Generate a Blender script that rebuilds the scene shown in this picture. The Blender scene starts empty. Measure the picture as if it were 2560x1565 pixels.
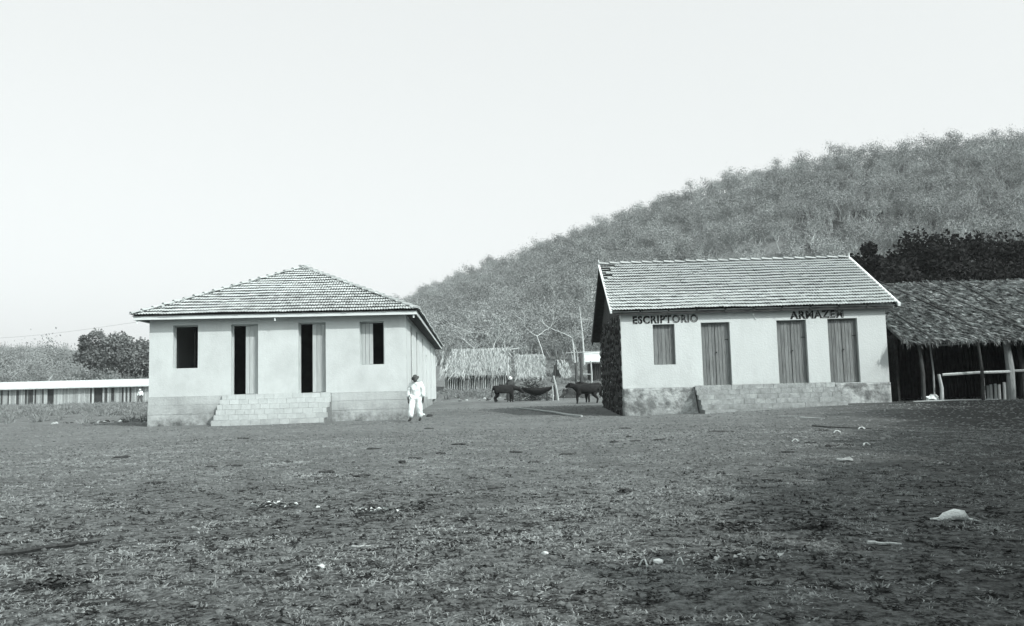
import bpy, bmesh, math, random
import numpy as np
from mathutils import Vector, Matrix, noise as mnoise
R = math.radians
sc = bpy.context.scene
random.seed(7); np.random.seed(7)

# ------------------------------------------------------------------ camera
cam_d = bpy.data.cameras.new('camera'); cam = bpy.data.objects.new('camera', cam_d)
sc.collection.objects.link(cam); sc.camera = cam
cam_d.sensor_width = 36.0; cam_d.lens = 36.0*2112.97/2560.0
cam_d.clip_start = 0.05; cam_d.clip_end = 3000
CH = 0.972
cam.matrix_world = Matrix.Translation((0, 0, CH)) @ Matrix.Rotation(R(90+5.227), 4, 'X') @ Matrix.Rotation(R(-1.453), 4, 'Z')

# ------------------------------------------------------------------ sky, sun, exposure
SUN_EL, SUN_AZ = 38.0, 45.0          # sun to the front right of the houses (azimuth from -Y towards +X)
to_sun = Vector((math.sin(R(SUN_AZ))*math.cos(R(SUN_EL)), -math.cos(R(SUN_AZ))*math.cos(R(SUN_EL)), math.sin(R(SUN_EL))))
world = bpy.data.worlds.new('World'); sc.world = world; world.use_nodes = True
nt = world.node_tree; nt.nodes.clear()
out = nt.nodes.new('ShaderNodeOutputWorld'); bg = nt.nodes.new('ShaderNodeBackground')
sky = nt.nodes.new('ShaderNodeTexSky'); sky.sky_type = 'NISHITA'; sky.sun_disc = False
sky.sun_elevation = R(SUN_EL); sky.sun_rotation = R(180-SUN_AZ)
sky.air_density = 1.0; sky.dust_density = 6.0; sky.ozone_density = 1.0
bw = nt.nodes.new('ShaderNodeRGBToBW'); nt.links.new(sky.outputs[0], bw.inputs[0])
# black and white print with a cool tint; thin even overcast veil mixed into the clear sky
tint = nt.nodes.new('ShaderNodeMix'); tint.data_type = 'RGBA'; tint.blend_type = 'MIX'
tint.inputs[0].default_value = 0.30
mul = nt.nodes.new('ShaderNodeMix'); mul.data_type = 'RGBA'; mul.blend_type = 'MULTIPLY'; mul.inputs[0].default_value = 1.0
mul.inputs[7].default_value = (0.955, 1.0, 1.0, 1)
nt.links.new(bw.outputs[0], mul.inputs[6])
nt.links.new(mul.outputs[2], tint.inputs[6])
tint.inputs[7].default_value = (14.9, 15.5, 15.5, 1)
nt.links.new(tint.outputs[2], bg.inputs[0]); bg.inputs[1].default_value = 0.15
nt.links.new(bg.outputs[0], out.inputs[0])
sun_d = bpy.data.lights.new('sun', 'SUN'); sun_d.energy = 3.9; sun_d.angle = R(1.0); sun_d.color = (1.0, 1.0, 0.985)
sun = bpy.data.objects.new('sun', sun_d); sc.collection.objects.link(sun)
sun.rotation_euler = to_sun.to_track_quat('Z', 'Y').to_euler()
sc.view_settings.view_transform = 'Standard'; sc.view_settings.look = 'None'
sc.view_settings.exposure = 0.0; sc.view_settings.gamma = 1.0
sc.view_settings.use_curve_mapping = False
sc.cycles.max_bounces = 5; sc.cycles.volume_bounces = 1; sc.cycles.transparent_max_bounces = 4

# ------------------------------------------------------------------ materials (monochrome print: cool neutral greys)
def G(v): return (v*0.92, v*1.0, v*.985, 1)
def N1(v): return (v, v, v, 1)
MATS = {}
def mat(name, v, v2=None, scale=3.0, detail=8.0, bump=0.0, bscale=None, rough=0.9, rnd=0.0, dirt=None, stretch=None, pos=0.5, width=0.35, both=False, streak=0.0):
    """v/v2 the two albedos blended by noise; rnd per-object variation; dirt=(z0,z1,value,amount) stains with ragged outline low on a wall"""
    if name in MATS: return MATS[name]
    m = bpy.data.materials.new(name); m.use_nodes = True; MATS[name] = m
    t = m.node_tree; b = t.nodes['Principled BSDF']; b.inputs['Roughness'].default_value = rough
    b.inputs['Specular IOR Level'].default_value = 0.2
    L = t.links.new
    geo = t.nodes.new('ShaderNodeNewGeometry'); src = geo.outputs['Position']
    if stretch:
        mp = t.nodes.new('ShaderNodeMapping'); mp.inputs['Scale'].default_value = stretch; L(src, mp.inputs[0]); src = mp.outputs[0]
    n = t.nodes.new('ShaderNodeTexNoise'); n.inputs['Scale'].default_value = scale; n.inputs['Detail'].default_value = detail
    n.inputs['Roughness'].default_value = 0.65; L(src, n.inputs['Vector'])
    cr = t.nodes.new('ShaderNodeValToRGB'); e = cr.color_ramp.elements
    e[0].position = pos-width/2; e[1].position = pos+width/2; e[0].color = G(v); e[1].color = G(v if v2 is None else v2)
    L(n.outputs['Fac'], cr.inputs[0]); col = cr.outputs[0]
    if dirt:
        z0, z1, dv, amt = dirt
        sx = t.nodes.new('ShaderNodeSeparateXYZ'); L(geo.outputs['Position'], sx.inputs[0])
        mr = t.nodes.new('ShaderNodeMapRange'); mr.inputs[1].default_value = z0; mr.inputs[2].default_value = z1
        mr.inputs[3].default_value = 1; mr.inputs[4].default_value = 0; L(sx.outputs[2], mr.inputs[0])
        n2 = t.nodes.new('ShaderNodeTexNoise'); n2.inputs['Scale'].default_value = 1.9; n2.inputs['Detail'].default_value = 9; n2.inputs['Roughness'].default_value = .72
        L(geo.outputs['Position'], n2.inputs['Vector'])
        ad = t.nodes.new('ShaderNodeMath'); ad.operation = 'MULTIPLY'; L(mr.outputs[0], ad.inputs[0])
        mr2 = t.nodes.new('ShaderNodeMapRange'); mr2.inputs[1].default_value = .38; mr2.inputs[2].default_value = .62; L(n2.outputs['Fac'], mr2.inputs[0])
        L(mr2.outputs[0], ad.inputs[1])
        a2 = t.nodes.new('ShaderNodeMath'); a2.operation = 'MULTIPLY'; L(ad.outputs[0], a2.inputs[0]); a2.inputs[1].default_value = amt
        mx = t.nodes.new('ShaderNodeMix'); mx.data_type = 'RGBA'; L(a2.outputs[0], mx.inputs[0]); L(col, mx.inputs[6]); mx.inputs[7].default_value = G(dv)
        col = mx.outputs[2]
    if streak:
        mp2 = t.nodes.new('ShaderNodeMapping'); mp2.inputs['Scale'].default_value = (2.2, 2.2, .55); L(geo.outputs['Position'], mp2.inputs[0])
        n4 = t.nodes.new('ShaderNodeTexNoise'); n4.inputs['Scale'].default_value = 1.0; n4.inputs['Detail'].default_value = 8; n4.inputs['Roughness'].default_value = .7; L(mp2.outputs[0], n4.inputs['Vector'])
        n5 = t.nodes.new('ShaderNodeTexNoise'); n5.inputs['Scale'].default_value = .55; n5.inputs['Detail'].default_value = 10; n5.inputs['Roughness'].default_value = .75; L(geo.outputs['Position'], n5.inputs['Vector'])
        for nn, a_, b_, am in ((n4, .46, .74, streak*.6), (n5, .46, .66, streak)):
            mr = t.nodes.new('ShaderNodeMapRange'); mr.inputs[1].default_value = a_; mr.inputs[2].default_value = b_; mr.inputs[3].default_value = 1; mr.inputs[4].default_value = 1-am; L(nn.outputs['Fac'], mr.inputs[0])
            mx = t.nodes.new('ShaderNodeMix'); mx.data_type = 'RGBA'; mx.blend_type = 'MULTIPLY'; mx.inputs[0].default_value = 1
            L(col, mx.inputs[6]); L(mr.outputs[0], mx.inputs[7]); col = mx.outputs[2]
    if rnd:
        oi = t.nodes.new('ShaderNodeObjectInfo'); mr = t.nodes.new('ShaderNodeMapRange')
        mr.inputs[3].default_value = 1-rnd; mr.inputs[4].default_value = 1+rnd*.6; L(oi.outputs['Random'], mr.inputs[0])
        mx = t.nodes.new('ShaderNodeMix'); mx.data_type = 'RGBA'; mx.blend_type = 'MULTIPLY'; mx.inputs[0].default_value = 1
        L(col, mx.inputs[6]); L(mr.outputs[0], mx.inputs[7]); col = mx.outputs[2]
    L(col, b.inputs['Base Color'])
    if bump:
        n3 = t.nodes.new('ShaderNodeTexNoise'); n3.inputs['Scale'].default_value = bscale or scale*3; n3.inputs['Detail'].default_value = 6
        L(src, n3.inputs['Vector']); bp = t.nodes.new('ShaderNodeBump'); bp.inputs['Strength'].default_value = 1.0; bp.inputs['Distance'].default_value = bump
        L(n3.outputs['Fac'], bp.inputs['Height']); L(bp.outputs[0], b.inputs['Normal'])
    return m
P_A = mat('lime_plaster', .50, .58, scale=.9, bump=.008, bscale=22, dirt=(1.0, 2.6, .42, .35), width=.5, streak=0.12)
P_AS = mat('side_plaster', .60, .68, scale=.9, bump=.006, bscale=22, dirt=(.2, 1.4, .45, .35), width=.5, streak=0.12)
P_B = mat('store_plaster', .53, .63, scale=1.1, bump=.010, bscale=18, dirt=(.9, 1.9, .4, .45), width=.5, streak=0.14)
PL_A = mat('base_course_render', .39, .50, scale=2.2, bump=.018, bscale=16, dirt=(-.1, .85, .05, 1.0), streak=0.35)
PL_B = mat('peeling_base_render', .17, .46, scale=2.6, bump=.03, bscale=12, dirt=(-.1, 1.0, .12, .75), width=.16, streak=0.3)
BLOCK = mat('cement_block', .42, .50, scale=5, bump=.015, bscale=30, rnd=.07, dirt=(-.1, .7, .18, .55))
BLOCK2 = mat('worn_cement_block', .24, .42, scale=5, bump=.02, bscale=30, rnd=.12, dirt=(-.1, .9, .12, .7))
MORTAR = mat('mortar', .16, .24, scale=8, bump=.01)
TILE = mat('clay_tile', .34, .48, scale=2.2, bump=.004, bscale=40, rnd=.22, rough=.8)
TILEB = mat('store_clay_tile', .44, .55, scale=2.2, bump=.004, bscale=40, rnd=.13, rough=.8)
CAP = mat('ridge_clay', .34, .44, scale=5, bump=.01, bscale=30, rnd=.15)
FASC = mat('painted_board', .58, .68, scale=3, stretch=(.4, .4, 4), rnd=.08)
WHITE = mat('white_board', .74, .82, scale=4)
DARKWOOD = mat('dark_timber', .03, .06, scale=6)
INT = mat('interior_shade', .03, .05, scale=2)  # near-black colour stands in for the shade inside rooms and doorways
PLANK = mat('weathered_plank', .11, .26, scale=6, stretch=(5, 5, .35), bump=.01, rnd=.2, width=.4)
PLANKL = mat('pale_shutter_plank', .36, .46, scale=5, stretch=(5, 5, .35), rnd=.12, bump=.006)
IRON = mat('rusty_iron', .03, .05, scale=20, rough=.6)
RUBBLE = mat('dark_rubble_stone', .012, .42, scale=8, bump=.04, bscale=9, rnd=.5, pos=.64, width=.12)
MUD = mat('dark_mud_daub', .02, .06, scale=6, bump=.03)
GROUND = None
THATCH = mat('dry_thatch', .22, .40, scale=4, stretch=(1, 1, .6), bump=.03, bscale=14)
THATCHB = mat('thatch_blade', .24, .62, scale=7, width=.5, stretch=(1, 1, .3))
THATCHD = mat('old_thatch', .05, .16, scale=3, bump=.03, bscale=10)
THATCHDB = mat('old_thatch_blade', .06, .55, scale=5, width=.26, pos=.54)
STICK = mat('bleached_stick', .28, .50, scale=8, stretch=(4, 4, .6), rnd=.35)
STICKD = mat('dark_stick', .03, .10, scale=8, stretch=(4, 4, .6), rnd=.4)
BARK = mat('pale_bark', .42, .58, scale=6)
BARKG = mat('grey_bark', .16, .30, scale=6)
LEAFG = mat('haze_paled_leaf', .17, .33, scale=.12, width=.4, rnd=.32)  # dry scrub leaf, its colour paled in place of distance haze
LEAFM = mat('mid_leaf', .05, .13, scale=.9, width=.4)
LEAFD = mat('dark_leaf', .006, .018, scale=1.5)
TWIG = mat('dry_twig', .30, .55, scale=.5, rnd=.4)
HIDE = mat('dark_hide', .006, .022, scale=5, rough=.8)
CLOTH = mat('white_cotton', .70, .84, scale=9, bump=.05, bscale=9)
SKIN = mat('dark_skin', .035, .05, scale=9, rough=.6)
FELT = mat('dark_felt', .05, .09, scale=9)
SHOE = mat('black_leather', .015, .03, scale=9, rough=.5)
TIN = mat('white_tin', .46, .60, scale=2)
BONE = mat('bleached_bone', .6, .88, scale=18, bump=.03)
DUNG = mat('dry_dung', .03, .07, scale=20, bump=.02)
STONEM = mat('pale_stone', .5, .66, scale=12, bump=.01)
STRAW = mat('grass_blade', .08, .44, scale=1.1, detail=10, width=.45)
WEED = mat('weed_blade', .06, .34, scale=.8, detail=10, width=.5)
PAINT = mat('black_sign_paint', .015, .025, scale=12)
SIGNW = mat('pale_sign_paint', .66, .74, scale=12)
CERAM = mat('white_ceramic', .85, .9, rough=.3)
WIRE = mat('grey_wire', .25, .3)

def ground_mat():
    m = bpy.data.materials.new('packed_earth'); m.use_nodes = True
    t = m.node_tree; b = t.nodes['Principled BSDF']; b.inputs['Roughness'].default_value = .95; b.inputs['Specular IOR Level'].default_value = .1
    L = t.links.new; geo = t.nodes.new('ShaderNodeNewGeometry')
    def nz(s, d, r=.65):
        n = t.nodes.new('ShaderNodeTexNoise'); n.inputs['Scale'].default_value = s; n.inputs['Detail'].default_value = d; n.inputs['Roughness'].default_value = r
        L(geo.outputs['Position'], n.inputs['Vector']); return n.outputs['Fac']
    def ramp(f, a, b_, ca, cb):
        c = t.nodes.new('ShaderNodeValToRGB'); c.color_ramp.elements[0].position = a; c.color_ramp.elements[1].position = b_
        c.color_ramp.elements[0].color = ca; c.color_ramp.elements[1].color = cb; L(f, c.inputs[0]); return c.outputs[0]
    fine = ramp(nz(15, 12, .85), .40, .60, G(.015), G(.27))
    med = ramp(nz(1.3, 9, .7), .35, .66, N1(.74), N1(1.08))
    big = ramp(nz(.16, 5, .6), .35, .65, N1(.82), N1(1.05))
    def mul2(a, c):
        x = t.nodes.new('ShaderNodeMix'); x.data_type = 'RGBA'; x.blend_type = 'MULTIPLY'; x.inputs[0].default_value = 1; L(a, x.inputs[6]); L(c, x.inputs[7]); return x.outputs[2]
    dirtc = ramp(nz(5, 14, .92), .38, .62, G(.10), G(.27))
    sx = t.nodes.new('ShaderNodeSeparateXYZ'); L(geo.outputs['Position'], sx.inputs[0])
    wob = t.nodes.new('ShaderNodeMath'); wob.operation = 'MULTIPLY_ADD'; L(nz(.35, 6, .7), wob.inputs[0]); wob.inputs[1].default_value = 14; L(sx.outputs[1], wob.inputs[2])
    mr = t.nodes.new('ShaderNodeMapRange'); mr.inputs[1].default_value = 12; mr.inputs[2].default_value = 32; L(wob.outputs[0], mr.inputs[0])
    gx = t.nodes.new('ShaderNodeMix'); gx.data_type = 'RGBA'; L(mr.outputs[0], gx.inputs[0]); L(fine, gx.inputs[6]); L(dirtc, gx.inputs[7])
    # shade over the right of the yard, put into the soil colour
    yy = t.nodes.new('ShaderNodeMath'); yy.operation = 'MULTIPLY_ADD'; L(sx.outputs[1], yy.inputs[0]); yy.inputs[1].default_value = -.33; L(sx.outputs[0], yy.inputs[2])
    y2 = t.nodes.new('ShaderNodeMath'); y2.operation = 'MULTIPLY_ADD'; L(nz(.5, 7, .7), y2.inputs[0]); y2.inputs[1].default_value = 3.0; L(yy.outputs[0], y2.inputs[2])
    right_shade = ramp(y2.outputs[0], .0, 1., N1(1), N1(.28)); tr_ = right_shade.node.color_ramp; 
    m3 = t.nodes.new('ShaderNodeMapRange'); m3.inputs[1].default_value = .2; m3.inputs[2].default_value = 5.5; L(y2.outputs[0], m3.inputs[0]); L(m3.outputs[0], right_shade.node.inputs[0])
    L(mul2(mul2(mul2(gx.outputs[2], med), big), right_shade), b.inputs['Base Color'])
    bp = t.nodes.new('ShaderNodeBump'); bp.inputs['Distance'].default_value = .05; bp.inputs['Strength'].default_value = .9
    L(nz(14, 10, .7), bp.inputs['Height']); L(bp.outputs[0], b.inputs['Normal'])
    return m
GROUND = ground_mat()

# ------------------------------------------------------------------ mesh builder
def link(o): sc.collection.objects.link(o); return o
def tag(o, label=None, cat=None, group=None, kind=None):
    if label: o['label'] = label
    if cat: o['category'] = cat
    if group: o['group'] = group
    if kind: o['kind'] = kind
    return o
def empty(name, loc=(0, 0, 0), rz=0.0, label=None, cat=None, group=None):
    o = bpy.data.objects.new(name, None); link(o); o.empty_display_size = .2
    o.location = loc; o.rotation_euler = (0, 0, rz); return tag(o, label, cat, group)
class MB:
    def __init__(s): s.v = []; s.f = []; s.m = []
    def add(s, vs, fs, mi=0):
        k = len(s.v); s.v += [tuple(p) for p in vs]; s.f += [tuple(i+k for i in f) for f in fs]; s.m += [mi]*len(fs)
    def box(s, x0, y0, z0, x1, y1, z1, mi=0, jit=0.0):
        j = lambda: random.uniform(-jit, jit) if jit else 0
        p = [(x+j(), y+j(), z+j()) for z in (z0, z1) for y in (y0, y1) for x in (x0, x1)]
        s.add(p, [(0, 2, 3, 1), (4, 5, 7, 6), (0, 1, 5, 4), (2, 6, 7, 3), (0, 4, 6, 2), (1, 3, 7, 5)], mi)
    def tube(s, pts, rad, n=5, mi=0, cap=True):
        pts = [Vector(p) for p in pts]
        if not isinstance(rad, (list, tuple)): rad = [rad]*len(pts)
        rings = []; up = Vector((.13, .21, 1)).normalized()
        for i, p in enumerate(pts):
            d = (pts[min(i+1, len(pts)-1)]-pts[max(i-1, 0)])
            d = d.normalized() if d.length > 1e-9 else Vector((0, 0, 1))
            a = d.cross(up)
            if a.length < 1e-3: a = d.cross(Vector((1, 0, 0)))
            a.normalize(); b = d.cross(a)
            rings.append([p+(a*math.cos(2*math.pi*k/n)+b*math.sin(2*math.pi*k/n))*rad[i] for k in range(n)])
        vs = [q for r_ in rings for q in r_]; fs = []
        for i in range(len(pts)-1):
            for k in range(n):
                fs.append((i*n+k, i*n+(k+1) % n, (i+1)*n+(k+1) % n, (i+1)*n+k))
        if cap: fs += [tuple(range(n))[::-1], tuple(range((len(pts)-1)*n, len(pts)*n))]
        s.add(vs, fs, mi)
    def leaf(s, p, size, mi=0, asp=1.6):
        d = Vector((random.gauss(0, 1), random.gauss(0, 1), random.gauss(0, .8))).normalized()
        e = d.cross(Vector((random.gauss(0, 1), random.gauss(0, 1), random.gauss(0, 1)))).normalized()
        p = Vector(p); a = d*size*asp*.5; b = e*size*.5
        s.add([p-a, p+b, p+a, p-b], [(0, 1, 2, 3)], mi)
    def blade(s, p, d, L, w, mi=0, bend=.3):
        p = Vector(p); d = Vector(d).normalized(); a = d.cross(Vector((random.gauss(0, 1), random.gauss(0, 1), .3)))
        a = a.normalized()*w*.5; q = p+d*L*.55; t = p+d*L+Vector((random.uniform(-bend, bend), random.uniform(-bend, bend), -bend*.5))*L
        s.add([p-a, p+a, q+a*.7, q-a*.7, t], [(0, 1, 2, 3), (3, 2, 4)], mi)
    def prism(s, poly, a0, a1, axis='x', mi=0):
        n = len(poly)
        def P(u, w, a): return {'x': (a, u, w), 'y': (u, a, w), 'z': (u, w, a)}[axis]
        vs = [P(u, w, a0) for u, w in poly]+[P(u, w, a1) for u, w in poly]
        fs = [tuple(range(n))[::-1], tuple(range(n, 2*n))]+[(i, (i+1) % n, n+(i+1) % n, n+i) for i in range(n)]
        s.add(vs, fs, mi)
    def mesh(s, name, mats):
        me = bpy.data.meshes.new(name); me.from_pydata(s.v, [], s.f)
        for m in (mats if isinstance(mats, (list, tuple)) else [mats]): me.materials.append(m)
        if any(s.m): me.polygons.foreach_set('material_index', s.m)
        me.update(); return me
    def build(s, name, mats, parent=None, smooth=False, loc=None):
        o = bpy.data.objects.new(name, s.mesh(name, mats)); link(o)
        if parent: o.parent = parent
        if loc: o.location = loc
        if smooth: o.data.polygons.foreach_set('use_smooth', [True]*len(o.data.polygons))
        return o
def fixn(o):
    bm = bmesh.new(); bm.from_mesh(o.data); bmesh.ops.recalc_face_normals(bm, faces=bm.faces); bm.to_mesh(o.data); bm.free(); return o
def inst(name, me, parent, loc=(0, 0, 0), rot=(0, 0, 0), scl=(1, 1, 1)):
    o = bpy.data.objects.new(name, me); link(o); o.parent = parent; o.location = loc; o.rotation_euler = rot; o.scale = scl; return o
def lump(name, mats, r, n=2, rough=.35, seed=0, flat=1.0):
    bm = bmesh.new(); bmesh.ops.create_icosphere(bm, subdivisions=n, radius=1)
    for v in bm.verts:
        k = 1+rough*mnoise.noise(v.co*1.7+Vector((seed*7.3, 0, 0)))+rough*.5*mnoise.noise(v.co*4+Vector((0, seed*3.1, 0)))
        v.co = Vector((v.co.x*r[0]*k, v.co.y*r[1]*k, v.co.z*r[2]*k))
    me = bpy.data.meshes.new(name); bm.to_mesh(me); bm.free(); me.materials.append(mats); return me

# ------------------------------------------------------------------ terrain
AZ = [(-222,333,18),(-194,350,18),(-158,368,18),(-83,305,17),(-33.5,250,24),(-16,250,32),(8.3,230,37),(23.5,220,41),(39.4,210,45.2),(57.8,200,48.8),(74,190,50.3),(88.5,180,48.8),(102,180,49.8),(140,175,52)]
AZA = [math.atan2(a, b) for a, b, c in AZ]; AZR = [math.hypot(a, b) for a, b, c in AZ]; AZZ = [c for a, b, c in AZ]
def sst(a, b, x):
    t = np.clip((x-a)/(b-a), 0, 1); return t*t*(3-2*t)
def terrain(x, y):
    x = np.asarray(x, float); y = np.asarray(y, float)
    r = np.hypot(x, y); az = np.arctan2(x, y)
    zl = np.interp(y, [38, 48, 98, 112], [0, .12, .66, 1.1])
    zm = np.interp(y, [31, 36, 45, 57, 62, 71, 78, 85, 100], [0, .1, .2, .3, .55, 1.08, 1.6, 2.4, 4.2])
    w = sst(-.26, -.16, az)
    near = zl*(1-w)+zm*w
    near = near+.22*sst(4, 12, x)*sst(18, 28, y)*(1-sst(34, 45, y))
    Rr = np.interp(az, AZA, AZR); Z = np.interp(az, AZA, AZZ)
    r1 = np.interp(az, [-.7, -.3, -.1], [125, 118, 102])
    t = np.clip((r-r1)/(Rr-r1), 0, 1)
    hill = (Z-near)*(t**1.06)
    over = np.clip((r-Rr)/200, 0, 1)*12
    front = sst(1.9, 1.3, np.abs(az))
    return (near+hill-over)*front
def T(x, y): return float(terrain(x, y))
def vnoise(x, y, s, seed):
    """smooth value noise, numpy"""
    rs = np.random.RandomState(seed); tab = rs.rand(256, 256)
    X = x/s; Y = y/s; xi = np.floor(X).astype(int); yi = np.floor(Y).astype(int); fx = X-xi; fy = Y-yi
    fx = fx*fx*(3-2*fx); fy = fy*fy*(3-2*fy)
    g = lambda i, j: tab[i % 256, j % 256]
    return (g(xi, yi)*(1-fx)*(1-fy)+g(xi+1, yi)*fx*(1-fy)+g(xi, yi+1)*(1-fx)*fy+g(xi+1, yi+1)*fx*fy)-.5
def build_ground():
    radii = [0.0]; r = 0.8
    while r < 460: radii.append(r); r *= 1.016 if r < 40 else 1.022
    angs = list(np.arange(-48, 48, .28))+list(np.arange(48, 312, 3.0))
    A = np.radians(np.array(angs)); Rr = np.array(radii[1:])
    RR, AA = np.meshgrid(Rr, A, indexing='ij'); X = RR*np.sin(AA); Y = RR*np.cos(AA)
    Z = terrain(X, Y)
    amp = np.clip((460-RR)/400, 0, 1)
    Z = Z+vnoise(X, Y, 2.3, 1)*.05*np.clip(RR/10, .3, 1)*(RR < 34)+vnoise(X, Y, .5, 2)*.022*(RR < 30)+vnoise(X, Y, .17, 3)*.016*(RR < 16)
    Z = Z+(vnoise(X, Y, 1.2, 4)*.25+vnoise(X, Y, 5, 5)*.4)*sst(60, 75, Y)
    n, k = len(Rr), len(A)
    co = np.stack([X, Y, Z], -1).reshape(-1, 3)
    co = np.vstack([co, [[0, 0, 0]]]); c = n*k
    i = np.arange(n-1)[:, None]; j = np.arange(k)[None, :]; j2 = (j+1) % k
    F = np.stack([i*k+j, i*k+j2, (i+1)*k+j2, (i+1)*k+j], -1).reshape(-1, 4)
    faces = [tuple(f[::-1]) for f in F.tolist()]+[(c, (q+1) % k, q) for q in range(k)]
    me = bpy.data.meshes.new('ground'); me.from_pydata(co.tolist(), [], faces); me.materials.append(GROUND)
    me.polygons.foreach_set('use_smooth', [True]*len(me.polygons)); me.update()
    o = link(bpy.data.objects.new('ground', me)); o['kind'] = 'structure'
    return o
ground = build_ground()

# ------------------------------------------------------------------ walls with openings
def wall_grid(m, u0, u1, z0, z1, t0, t1, ops, axis='y', mi=0):
    """wall in the u-z plane from depth t0 (outside) to t1 (inside), ops = [(u0,u1,z0,z1)]"""
    us = sorted({u0, u1, *[o[0] for o in ops], *[o[1] for o in ops]}); zs = sorted({z0, z1, *[o[2] for o in ops], *[o[3] for o in ops]})
    def P(u, t, z): return (u, t, z) if axis == 'y' else (t, u, z)
    solid = {}
    for i in range(len(us)-1):
        for j in range(len(zs)-1):
            cu = (us[i]+us[i+1])/2; cz = (zs[j]+zs[j+1])/2
            solid[i, j] = not any(o[0] < cu < o[1] and o[2] < cz < o[3] for o in ops)
    for (i, j), s_ in solid.items():
        if not s_: continue
        a, b, c, d = us[i], us[i+1], zs[j], zs[j+1]
        for t in (t0, t1): m.add([P(a, t, c), P(b, t, c), P(b, t, d), P(a, t, d)], [(0, 1, 2, 3)], mi)
        for di, dj, q in ((-1, 0, (a, c, a, d)), (1, 0, (b, c, b, d)), (0, -1, (a, c, b, c)), (0, 1, (a, d, b, d))):
            if not solid.get((i+di, j+dj), False):
                m.add([P(q[0], t0, q[1]), P(q[2], t0, q[3]), P(q[2], t1, q[3]), P(q[0], t1, q[1])], [(0, 1, 2, 3)], mi)
def plank_leaf(house, name, u0, u1, y, z0, z1, n, material, axis='y', thick=.03, gap=.012, rails=True, label=None):
    """a door or shutter leaf: backing frame mesh with plank children"""
    m = MB()
    if axis == 'y':
        m.box(u0, y+thick, z0, u1, y+thick+.02, z1)
    else: m.box(y-thick-.02, u0, z0, y-thick, u1, z1)
    leafo = m.build(name, DARKWOOD, house)
    if label: leafo['label'] = label
    w = (u1-u0)/n
    for i in range(n):
        m = MB(); a = u0+i*w+gap/2; b = u0+(i+1)*w-gap/2; dz = random.uniform(0, .012); dy = random.uniform(-.004, .004)
        if axis == 'y': m.box(a, y+dy, z0+dz, b, y+thick-.001, z1-dz)
        else: m.box(y-thick+.001, a, z0+dz, y-dy, b, z1-dz)
        m.build('plank', material, leafo)
    return leafo
def tile_mesh(name, L, w, material):
    """double-roll interlocking clay tile, open underneath at its lower end; x across, y up the slope"""
    m = MB(); n = 8; top = []; th = .011
    prof = [(i/n*w, .030*(.5-.5*math.cos(4*math.pi*i/n))+.002) for i in range(n+1)]
    vs = []
    for y, lift in ((0, .060), (L+.05, .0)):
        for x, z in prof: vs.append((x-.004, y, z+lift))
    for y, lift in ((0, .060), (L+.05, .0)):
        for x, z in prof: vs.append((x-.004, y, z+lift-th))
    k = n+1; fs = []
    for i in range(n):
        fs.append((i, i+1, k+i+1, k+i)); fs.append((2*k+i+1, 2*k+i, 3*k+i, 3*k+i+1)); fs.append((i+1, i, 2*k+i, 2*k+i+1))
    fs += [(0, k, 3*k, 2*k), (n, 2*k+n, 3*k+n, k+n)]
    m.add(vs, fs); me = m.mesh(name, material); return me, m
def lay_tiles(roof, me, mb, frame, rows, inside, L, w, u0, limit=300, keep=None, material=None, allstuff=False):
    """frame(u, s) -> local point on slope, with slope matrix; inside(row, u) tells if a tile is there"""
    origin, ax_u, ax_s, nrm = frame
    M3 = Matrix((ax_u, ax_s, nrm)).transposed()
    rest = MB(); count = 0
    for r_ in range(rows):
        u = u0; i = 0
        while True:
            res = inside(r_, u)
            if res is None: break
            if res:
                ju, js, jn = random.uniform(-.005, .005), random.gauss(0, .009), random.uniform(-.003, .007)+.03*mnoise.noise(Vector((u*.45, r_*.2, 4)))+.01
                p = origin+ax_u*(u+ju)+ax_s*(r_*L+js)+nrm*jn
                Rm = M3 @ Matrix.Rotation(random.gauss(0, .018), 3, 'Z') @ Matrix.Rotation(random.uniform(-.012, .02), 3, 'X')
                if not allstuff and count < limit:
                    o = bpy.data.objects.new('tile', me); link(o); o.parent = roof
                    o.matrix_local = Matrix.Translation(p) @ Rm.to_4x4(); count += 1
                else:
                    rest.add([p+Rm @ Vector(q) for q in mb.v], mb.f)
            u += w; i += 1
    if rest.v:
        o = rest.build('tile_courses', material, roof); o['kind'] = 'stuff'
    return count

def cap_mesh(name, L, r0, r1, material):
    m = MB(); n = 6; vs = []
    for y, r_, dz in ((0, r1, .035), (.05, r1, .03), (L+.04, r0, 0)):
        for i in range(n+1):
            a = math.pi*i/n; vs.append((-math.cos(a)*r_, y, math.sin(a)*r_*.75+dz))
    k = n+1; fs = [(j*k+i, (j+1)*k+i, (j+1)*k+i+1, j*k+i+1) for j in range(2) for i in range(n)]
    fs.append(tuple(range(k))); m.add(vs, fs); return m.mesh(name, material)
def lay_caps(parent, me, a, b, L, name='hip_tile', up=.03):
    a = Vector(a); b = Vector(b); d = (b-a); n = int(d.length/L); d.normalize()
    x = d.cross(Vector((0, 0, 1))).normalized(); z = x.cross(d)
    for i in range(n+1):
        if (i+.3)*L > (b-a).length: break
        Rm = Matrix((x, d, z)).transposed() @ Matrix.Rotation(random.uniform(-.03, .03), 3, 'Z')
        o = bpy.data.objects.new(name, me); link(o); o.parent = parent
        o.matrix_local = Matrix.Translation(a+d*i*L+Vector((0, 0, up+random.uniform(-.006, .006)))) @ Rm.to_4x4()

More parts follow.
